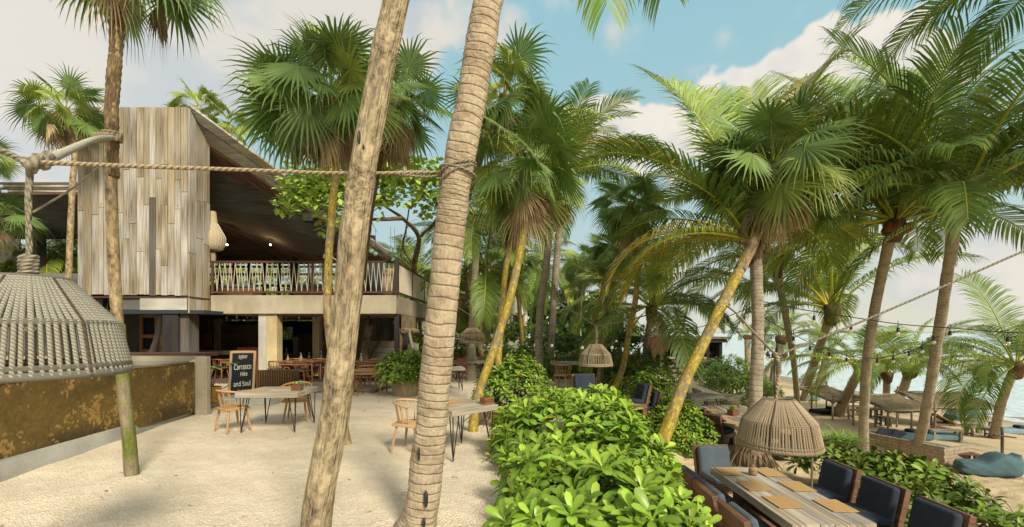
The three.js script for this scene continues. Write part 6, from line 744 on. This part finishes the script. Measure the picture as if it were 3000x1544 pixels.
// chunky timber armchairs with navy cushions
function slabChair(label, p, turn, { m = W.ipe, cush = C.navy, group, back = true, w = .62 } = {}) {   // faces +z before turning
  const o = thing('timber_chair', label, 'chair', p, group, turn); const fr = new THREE.Group(); fr.name = 'back'; fr.position.set(0, .32, -.30); fr.rotation.x = -.22; o.add(fr);
  part('back_slab', rbox(w, .54, .075, .008, 0, .23, 0), m, fr); part('back_cushion', rbox(w - .07, .46, .11, .05, 0, .255, .095, 4), cush, fr);
  part('seat_frame', rbox(w, .11, .62, .01, 0, .27, 0), W.ipe2, o); part('seat_cushion', rbox(w - .04, .11, .58, .045, 0, .375, .03, 4), cush, o); for (const sx of [-1, 1]) for (const sz of [-1, 1]) part('leg', rbox(.1, .23, .1, .008, sx * (w / 2 - .06), .105, sz * .24), W.ipe2, o); return o;
}
{ // the dining table at the lower right
  const D = 2.05, ht = EYE - D, L = (x, y) => { const Z = FOCAL * D / (y - 975); return V((x - 1500) / FOCAL * Z, ht, -Z); };
  const a = L(2082, 1371), b = L(2252, 1371), c = L(2573, 1538), d = L(2322, 1541), o = thing('dining_table', 'long weathered plank dining table laid with woven mats at lower right', 'table', V((a.x + c.x) / 2, ht - .75, (a.z + c.z) / 2)), R = rng(15), n = 6;
  for (let k = 0; k < n; k++) { const e = (t, s) => a.clone().lerp(b, t).lerp(d.clone().lerp(c, t), s), t0 = k / n + .004, t1 = (k + 1) / n - .004, z0 = -.01 + .02 * R(), z1 = 1 + .02 * (R() - .5), q = [e(t0, z1), e(t1, z1), e(t1, z0), e(t0, z0)].map((p) => p.add(V(0, .012 * R(), 0))); const g = hexa(q.map((p) => p.clone().add(V(0, -.10, 0))), q), Pp = g.attributes.position, uv = g.attributes.uv, of = R() * 3; for (let i = 0; i < Pp.count; i++) uv.setXY(i, Pp.getX(i) + Pp.getY(i) * .7 + of, Pp.getZ(i) + of); wpart('plank', g, [W.table, W.table3, W.table2, W.table, W.grey, W.table2][k], o); }
  const mid = V((a.x + b.x) / 2, 0, 0).x; for (const z of [a.z + .35, c.z - .3]) { wpart('pedestal', rbox(.5, .66, .16, .01, (a.x + c.x) / 2, ht - .43, z), W.ipe, o); wpart('foot', rbox(.7, .1, .2, .01, (a.x + c.x) / 2, ht - .78, z), W.ipe2, o); } wpart('stretcher', rbox(.12, .2, 1.2, .01, (a.x + c.x) / 2, ht - .35, (a.z + c.z) / 2), W.ipe, o);
  [[2135, 1384, 'far left'], [2255, 1387, 'far right, beyond the cork pot'], [2207, 1426, 'middle left'], [2334, 1428, 'middle right'], [2292, 1474, 'near left'], [2446, 1485, 'near right']].forEach(([x, y, w]) => { const p = L(x, y); place(`woven straw mat at the ${w} place of the dining table`, V(p.x, ht + .012, p.z), (x % 7 - 3) * .02, .29, .37); });
  { const p = L(2206, 1394), k = thing('cork_pot', 'round cork-brown pot with stub wick on the long dining table', 'pot', V(p.x, ht + .012, p.z)); part('body', new THREE.LatheGeometry([[0, 0], [.045, 0], [.058, .03], [.058, .08], [.042, .108], [.016, .115]].map(([q, y]) => new THREE.Vector2(q, y)), 18), C.cork, k); part('wick', rod(V(0, .11, 0), V(.004, .15, 0), .006, 5), C.string, k); }
  const g = (X, Z) => V(X, ht - .75, -Z);
  slabChair('timber chair with grey-blue cushion at the head of the long dining table', g(3.55, 7.5), .06, { cush: C.slate });
  slabChair('first left-hand timber chair, farther of two seen from behind the bush', g(2.88, 6.45), PI / 2 + .05, { cush: C.slate }); slabChair('second left-hand timber chair with grey-blue seat, nearer the camera', g(2.88, 5.72), PI / 2, { cush: C.slate });
  slabChair('left-hand timber chair nearest the camera, mostly below the picture', g(2.88, 4.98), PI / 2, { cush: C.slate });
  slabChair('right-hand navy timber chair farthest from the camera', g(4.62, 6.72), -PI / 2, {}); slabChair('right-hand navy timber chair in the middle of the row', g(4.62, 5.93), -PI / 2, {}); slabChair('right-hand navy timber chair nearest the camera', g(4.60, 5.12), -PI / 2, {});
  // rope fence stakes
  [[1640, 1544, 1490, 3.5, 'thin stake standing in the front of the big bush'], [1968, 1544, 1502, 3.6, 'short knotted stake at the right front of the big bush'], [2379, 1418, 1330, 6.3, 'thin stake under the right rim of the dining lamp'], [2466, 1340, 1315, 8.0, 'thin stake before the lily clump'], [2836, 1544, 1498, 5.9, 'stake of the low string fence at lower right'], [2928, 1544, 1500, 6.2, 'rightmost stake of the low string fence']].forEach(([x, y0, y1, Z, l], i) => { const p = px(x, y1, Z), q = px(x - 3, y0 + 40, Z); const s = thing('stake', l, 'stake', q.clone()); wpart('shaft', limb([q, q.clone().lerp(p, .5).add(V(.005, 0, 0)), p], .014 + .006 * (i < 2), { rs: 7, n: 12, wob: .5, seed: i }), W.beach, s); wpart('string_tie', coil(p.clone().add(V(0, -.04, 0)), V(0, 1, 0), .022, 2, .003, .008), C.ropeDark, s); });
  rope('string fence strand across the lower right stakes', [px(2700, 1500, 6), px(2836, 1512, 5.9), px(2930, 1515, 6.2)], .004, C.string, { name: 'string_fence' });
}
{ // long table farther up, its navy benches, stump posts
  const D = 2.1, ht = EYE - D, L = (x, y) => { const Z = FOCAL * D / (y - 975); return V((x - 1500) / FOCAL * Z, ht, -Z); }, a = L(2046, 1190), b = L(2150, 1188), d = L(2170, 1256), dir = d.clone().sub(a), c = b.clone().add(dir), R = rng(6), o = thing('plank_table', 'long grey plank table on the upper sand terrace behind the dining lamp', 'table', a.clone().lerp(c, .5).setY(ht - .75));
  for (let k = 0; k < 5; k++) { const e = (t, s) => a.clone().lerp(b, t).addScaledVector(dir, s), t0 = k / 5 + .01, t1 = (k + 1) / 5 - .01, q = [e(t0, 1 + .04 * R()), e(t1, 1 + .02 * R()), e(t1, -.02 * R()), e(t0, 0)].map((p) => p.add(V(0, .01 * R(), 0))); wpart('plank', hexa(q.map((p) => p.clone().add(V(0, -.09, 0))), q), [W.table, W.table2, W.table3][k % 3], o); }
  for (const s of [.15, .85]) { const p = a.clone().lerp(b, .5).addScaledVector(dir, s); wpart('pedestal', rbox(.6, .66, .15, .01, p.x, ht - .42, p.z), W.char, o); }
  [[2085, 1203], [2115, 1222], [2150, 1240]].forEach(([x, y], i) => { const p = L(x, y); place(['far', 'middle', 'near'][i] + ' woven mat on the upper long grey table', V(p.x, ht + .012, p.z), .6, .42, .3); }); { const p = L(2148, 1217); centre('weathered herb box in the middle of the upper long grey table', V(p.x, ht + .01, p.z), .5, 1.35); }
  for (const [x, y, l, w] of [[2095, 1300, 'navy seat beside the upper long table, nearest the stump post', .75], [2055, 1275, 'navy seat beside the upper long table, half behind the shrub', .7]]) { const p = gnd(x, y); slabChair(l, p, 2.2, { w, cush: C.navy }); }
  for (const [x, y0, y1, l] of [[2080, 1293, 1250, 'square timber post stump beside the navy seats'], [2575, 1338, 1312, 'square timber stump in front of the wicker daybed']]) { const p = gnd(x, y0), h = (y0 - y1) / FOCAL * -p.z, s = thing('timber_post', l, 'post', p); part('post', rbox(.22, h + .1, .2, .015, 0, h / 2 - .05, 0), W.table2, s); }
  const bd = gnd(1985, 1285), e = thing('timber_edging', 'low weathered timber edging along the sand path under the shrub', 'edging', bd); part('sleeper', rbox(1.5, .16, .2, .02, .1, .06, 0), W.beach, e);
  const bl = gnd(2290, 1352), bn = thing('lattice_bench', 'low dark lattice bench on the sand under the dining lamp', 'bench', bl, undefined, -.25); part('seat', rbox(.62, .2, .4, .03, 0, .26, 0), C.lattice, bn); for (const sx of [-1, 1]) part('leg', rbox(.05, .18, .34, .01, sx * .26, .08, 0), W.ipe, bn); const b2 = bn.clone(); b2.name = numbered('lattice_bench'); b2.position.copy(gnd(2338, 1338)); b2.userData.label = 'second low lattice bench showing right under the lamp rim'; scene.add(b2);
  hairpin('small plank table on thin legs by the timber steps below the bar', gnd(2048, 1222), .25, { w: 1.25, d: .85, n: 4, mats: [W.table2, W.grey] }); { const p = px(2062, 1147, 12.6); }
  // navy chairs seen beyond the bush
  slabChair('navy timber chair beyond the bush facing left, nearer of the pair', gnd(1880, 1232).add(V(0, -.02, 0)), -PI / 2 + .1, {}); slabChair('navy timber chair beyond the bush facing left, farther of the pair', gnd(1850, 1212).add(V(0, -.02, 0)), -PI / 2 + .1, {}); slabChair('navy timber chair back showing over the far end of the big bush', gnd(1722, 1190).add(V(0, -.02, 0)), .15, {});
}
// ================================================================ beach furniture
{
  const bag = (label, p, turn, s = 1, m = C.teal) => { const o = thing('bean_bag', label, 'bean bag', p, undefined, turn), nu = 34, nv = 22, P = [], U = [], I = [], R = rng(3); for (let j = 0; j <= nv; j++) for (let i = 0; i <= nu; i++) { const u = i / nu * 2 * PI, v = j / nv * PI, cx = cos(v), r = pow(sin(v), .28), sq = (q) => Math.sign(q) * pow(abs(q), .55), X = -cx * .78, t = (X + .78) / 1.56, H = .46 + .30 * S(t, .35, .68) + .10 * S(t, .9, 1.0) - .07 * exp(-pow((t - .84) / .07, 2)), y = H * .5 + sq(sin(u)) * r * H * .5, zz = sq(cos(u)) * r * (.36 + .06 * t) , w = 1 + .13 * (fbm(X * 5 + 5, sin(u) * 3 + 3, 4) - .5) + .04 * abs(sin(X * 9 + 3 * sin(u * 2))); P.push(X * s * w, max(0, y) * s * w, zz * s * w); U.push(i / nu * 3, j / nv * 2); } for (let j = 0; j < nv; j++) for (let i = 0; i < nu; i++) { const q = j * (nu + 1) + i; I.push(q, q + 1, q + nu + 1, q + 1, q + nu + 2, q + nu + 1); } const g = new THREE.BufferGeometry(); g.setAttribute('position', new THREE.Float32BufferAttribute(P, 3)); g.setAttribute('uv', new THREE.Float32BufferAttribute(U, 2)); g.setIndex(I); g.computeVertexNormals(); part('body', g, m, o); part('seam', limb([-.66, -.4, 0, .25, .45, .62].map((x) => { const t = (x + .78) / 1.56, H = .46 + .30 * S(t, .35, .68) + .10 * S(t, .9, 1.0) - .07 * exp(-pow((t - .84) / .07, 2)); return V(x * s, H * s * .995, 0); }), .008, { rs: 5, n: 30 }), m, o); return o; };
  bag('blue-grey bean bag lounger lying on the open sand at far right', gnd(2893, 1392), -.30, .92); bag('blue bean bag near the water behind the thatched shades', gnd(2830, 1242).add(V(0, 0, -.3)), .4, 1.25);
  const shade = (label, cx, cy, yaw, w, d, h, seed, slope = -.26) => { const g0 = gnd(cx, cy), o = thing('thatched_shade', label, 'sun shade', g0, undefined, yaw), R = rng(seed), nx = 16, nz = 12, P = [], U = [], I = []; for (let j = 0; j <= nz; j++) for (let i = 0; i <= nx; i++) { const u = i / nx, v = j / nz; P.push((u - .5) * w, h + (v - .5) * d * slope - .10 * sin(PI * u) * (.6 + .4 * sin(PI * v)) + (fbm(u * 4 + seed, v * 4, 2) - .5) * .10, (v - .5) * d); U.push(u * w, v * d); } for (let j = 0; j < nz; j++) for (let i = 0; i < nx; i++) { const q = j * (nx + 1) + i; I.push(q, q + nx + 1, q + 1, q + 1, q + nx + 1, q + nx + 2); } const g = new THREE.BufferGeometry(); g.setAttribute('position', new THREE.Float32BufferAttribute(P, 3)); g.setAttribute('uv', new THREE.Float32BufferAttribute(U, 2)); g.setIndex(I); g.computeVertexNormals(); const under = g.clone().translate(0, -.05, 0); const rf = part('thatch', g, C.thatch, o); part('under_thatch', under, C.thatch, o);
    for (let k = 0; k < 40; k++) { const x = (R() - .5) * w, e = R() < .5 ? 1 : -1; part('straw_end', rod(V(x, h + e * d * .5 * slope - .04, e * d * .49), V(x + .06 * (R() - .5), h + e * d * .5 * slope - .1 - .08 * R(), e * d * .53), .006, 4), C.straw, rf); }
    for (const sx of [-1, 0, 1]) for (const sz of [-1, 1]) { const hh = h + sz * d * .5 * slope + (sx === 0 ? 0 : .12 + .25 * R()); part('post', limb([V(sx * w * .5, -.5, sz * d * .5), V(sx * w * .5 + .03 * (R() - .5), hh * .5, sz * d * .5), V(sx * w * .5, hh, sz * d * .5)], .042, { rs: 7, n: 8, wob: .4, seed: R() * 99 }), W.beach, o); }
    for (const sz of [-1, 1]) part('beam', rod(V(-w * .56, h + sz * d * .5 * slope - .04, sz * d * .5), V(w * .56, h + sz * d * .5 * slope - .02, sz * d * .5), .035, 7), W.beach, o); for (const sx of [-1, 1]) part('beam', rod(V(sx * w * .5, h - d * .55 * slope - .06, -d * .56), V(sx * w * .5, h + d * .55 * slope - .06, d * .56), .03, 6), W.beach, o); return o; };
  shade('thatched sun shade farthest left beside the leaning palm', 2430, 1218, .35, 2.3, 1.9, 1.2, 1); shade('thatched sun shade in the middle behind the tall curving trunk', 2615, 1262, .1, 2.2, 1.7, 1.3, 2); shade('thatched sun shade at right with tall corner posts near the water', 2775, 1258, -.12, 3.0, 1.9, 1.45, 3);
  const bench = (label, p, turn, w = 1.1, m = W.beach, group) => { const o = thing('beach_bench', label, 'bench', p, group, turn); for (let k = 0; k < 3; k++) part('slat', rbox(w, .05, .12, .008, 0, .42, -.13 + k * .13), m, o); for (const sx of [-1, 1]) { for (const sz of [-1, 1]) part('leg', rbox(.08, .42, .08, .008, sx * (w / 2 - .12), .19, sz * .13), m, o); part('rail', rbox(.06, .06, .34, .006, sx * (w / 2 - .12), .12, 0), m, o); } return o; };
  bench('dark low bench between the wicker daybed and the bean bag', gnd(2800, 1365), -.18, 1.15, W.ipe); bench('grey beach bench below the right thatched shade', gnd(2768, 1290), -.12, 1.2, W.grey); bench('grey beach bench left of the far right palm', gnd(2868, 1278), -.1, 1.0, W.grey); bench('grey bench behind the far right palm toward the water', gnd(2880, 1256), -.1, 1.1, W.grey); bench('small bench under the middle thatched shade', gnd(2588, 1247), 0, .7, W.dark); bench('dark bench left below the first thatched shade', gnd(2510, 1225), .1, .9, W.ipe);
  const mattress = (label, p, turn, w, d, m, pil) => { const o = thing('sun_mattress', label, 'mattress', p, undefined, turn); part('pad', rbox(w, .24, d, .08, 0, .12, 0, 4), m, o); if (pil) part('pillow', rbox(d * .4, .14, .4, .06, w * .25, .31, 0, 4), C.navy, o); return o; };
  bench('pale low table beside the leaning palm foot', gnd(2500, 1212), .1, 1.0, W.table2); bench('dark bench toward the water behind the middle shade', gnd(2560, 1222), .15, .9, W.dark); mattress('pale mattress near the water behind the leftmost shade', gnd(2480, 1178), .2, 2.0, .8, C.white, true); mattress('blue-grey mattress with dark pillow under the middle shade', gnd(2640, 1285), .1, 2.0, .9, C.teal, true); mattress('second blue mattress on the sand left of the beach bench', gnd(2745, 1285), -.1, 1.4, .8, C.teal2, false); mattress('blue mattress behind the far right palm', gnd(2955, 1268), -.06, 2.0, .8, C.teal2, true); mattress('dark mattress under the leftmost thatched shade', gnd(2418, 1212), .2, 1.4, .8, C.navy, true); mattress('pale blue mattress by the waterline left of the thatched shades', gnd(2352, 1172), .2, 2.0, .9, C.teal2, false);
  { const p = gnd(2790, 1262), o = thing('sun_lounger', 'timber sun lounger with raised back under the right thatched shade', 'lounger', p, undefined, -.15); part('frame', rbox(1.9, .09, .7, .01, 0, .32, 0), W.ipe2, o); const bk = part('backrest', rbox(.9, .05, .68, .01, 0, 0, 0), W.oak2, o); bk.position.set(-.45, .58, 0); bk.rotation.z = .62 - PI * .36; part('pad', rbox(1.0, .08, .62, .03, .45, .41, 0), C.white, o); for (const sx of [-1, 1]) for (const sz of [-1, 1]) part('leg', rbox(.08, .32, .08, .008, sx * .8, .15, sz * .28), W.ipe2, o); }
  { const p = gnd(2935, 1332), o = thing('cross_post', 'weathered post with crossbar standing on the sand at right edge', 'post', p); part('post', limb([V(0, -.2, 0), V(.02, .5, 0), V(.01, .98, 0)], .045, { rs: 7, n: 8, wob: .4 }), W.dark, o); part('crossbar', rod(V(-.35, .72, .05), V(.45, .62, .05), .03, 6), W.dark, o); }
  { // wicker daybed
    const L = gnd(2545, 1322), Rr = gnd(2772, 1376), yaw = atan2(-(Rr.z - L.z), Rr.x - L.x), w = L.distanceTo(Rr), c = L.clone().lerp(Rr, .5), o = thing('wicker_daybed', 'woven wicker daybed with blue pillows behind the tall trunks', 'daybed', c, undefined, yaw); part('back_panel', rbox(w, .72, .14, .03, 0, .34, 0), C.wicker, o); part('side_panel', rbox(.14, .66, 1.2, .03, w / 2 - .07, .31, -.66), C.wicker, o); part('base', rbox(w - .1, .36, 1.25, .03, 0, .16, -.66), C.wicker, o); part('mattress', rbox(w - .3, .2, 1.1, .07, 0, .42, -.66, 3), C.teal, o); for (const [x, t] of [[-.75, .2], [-.35, -.2], [.05, .15]]) { const q = part('pillow', rbox(.62, .2, .5, .09, 0, 0, 0, 4), x < -.2 ? C.navy : C.teal, o); q.position.set(x * w / 2.6, .72, -.2); q.rotation.set(.5, t, 0); } }
}
renderer.render(scene, camera);
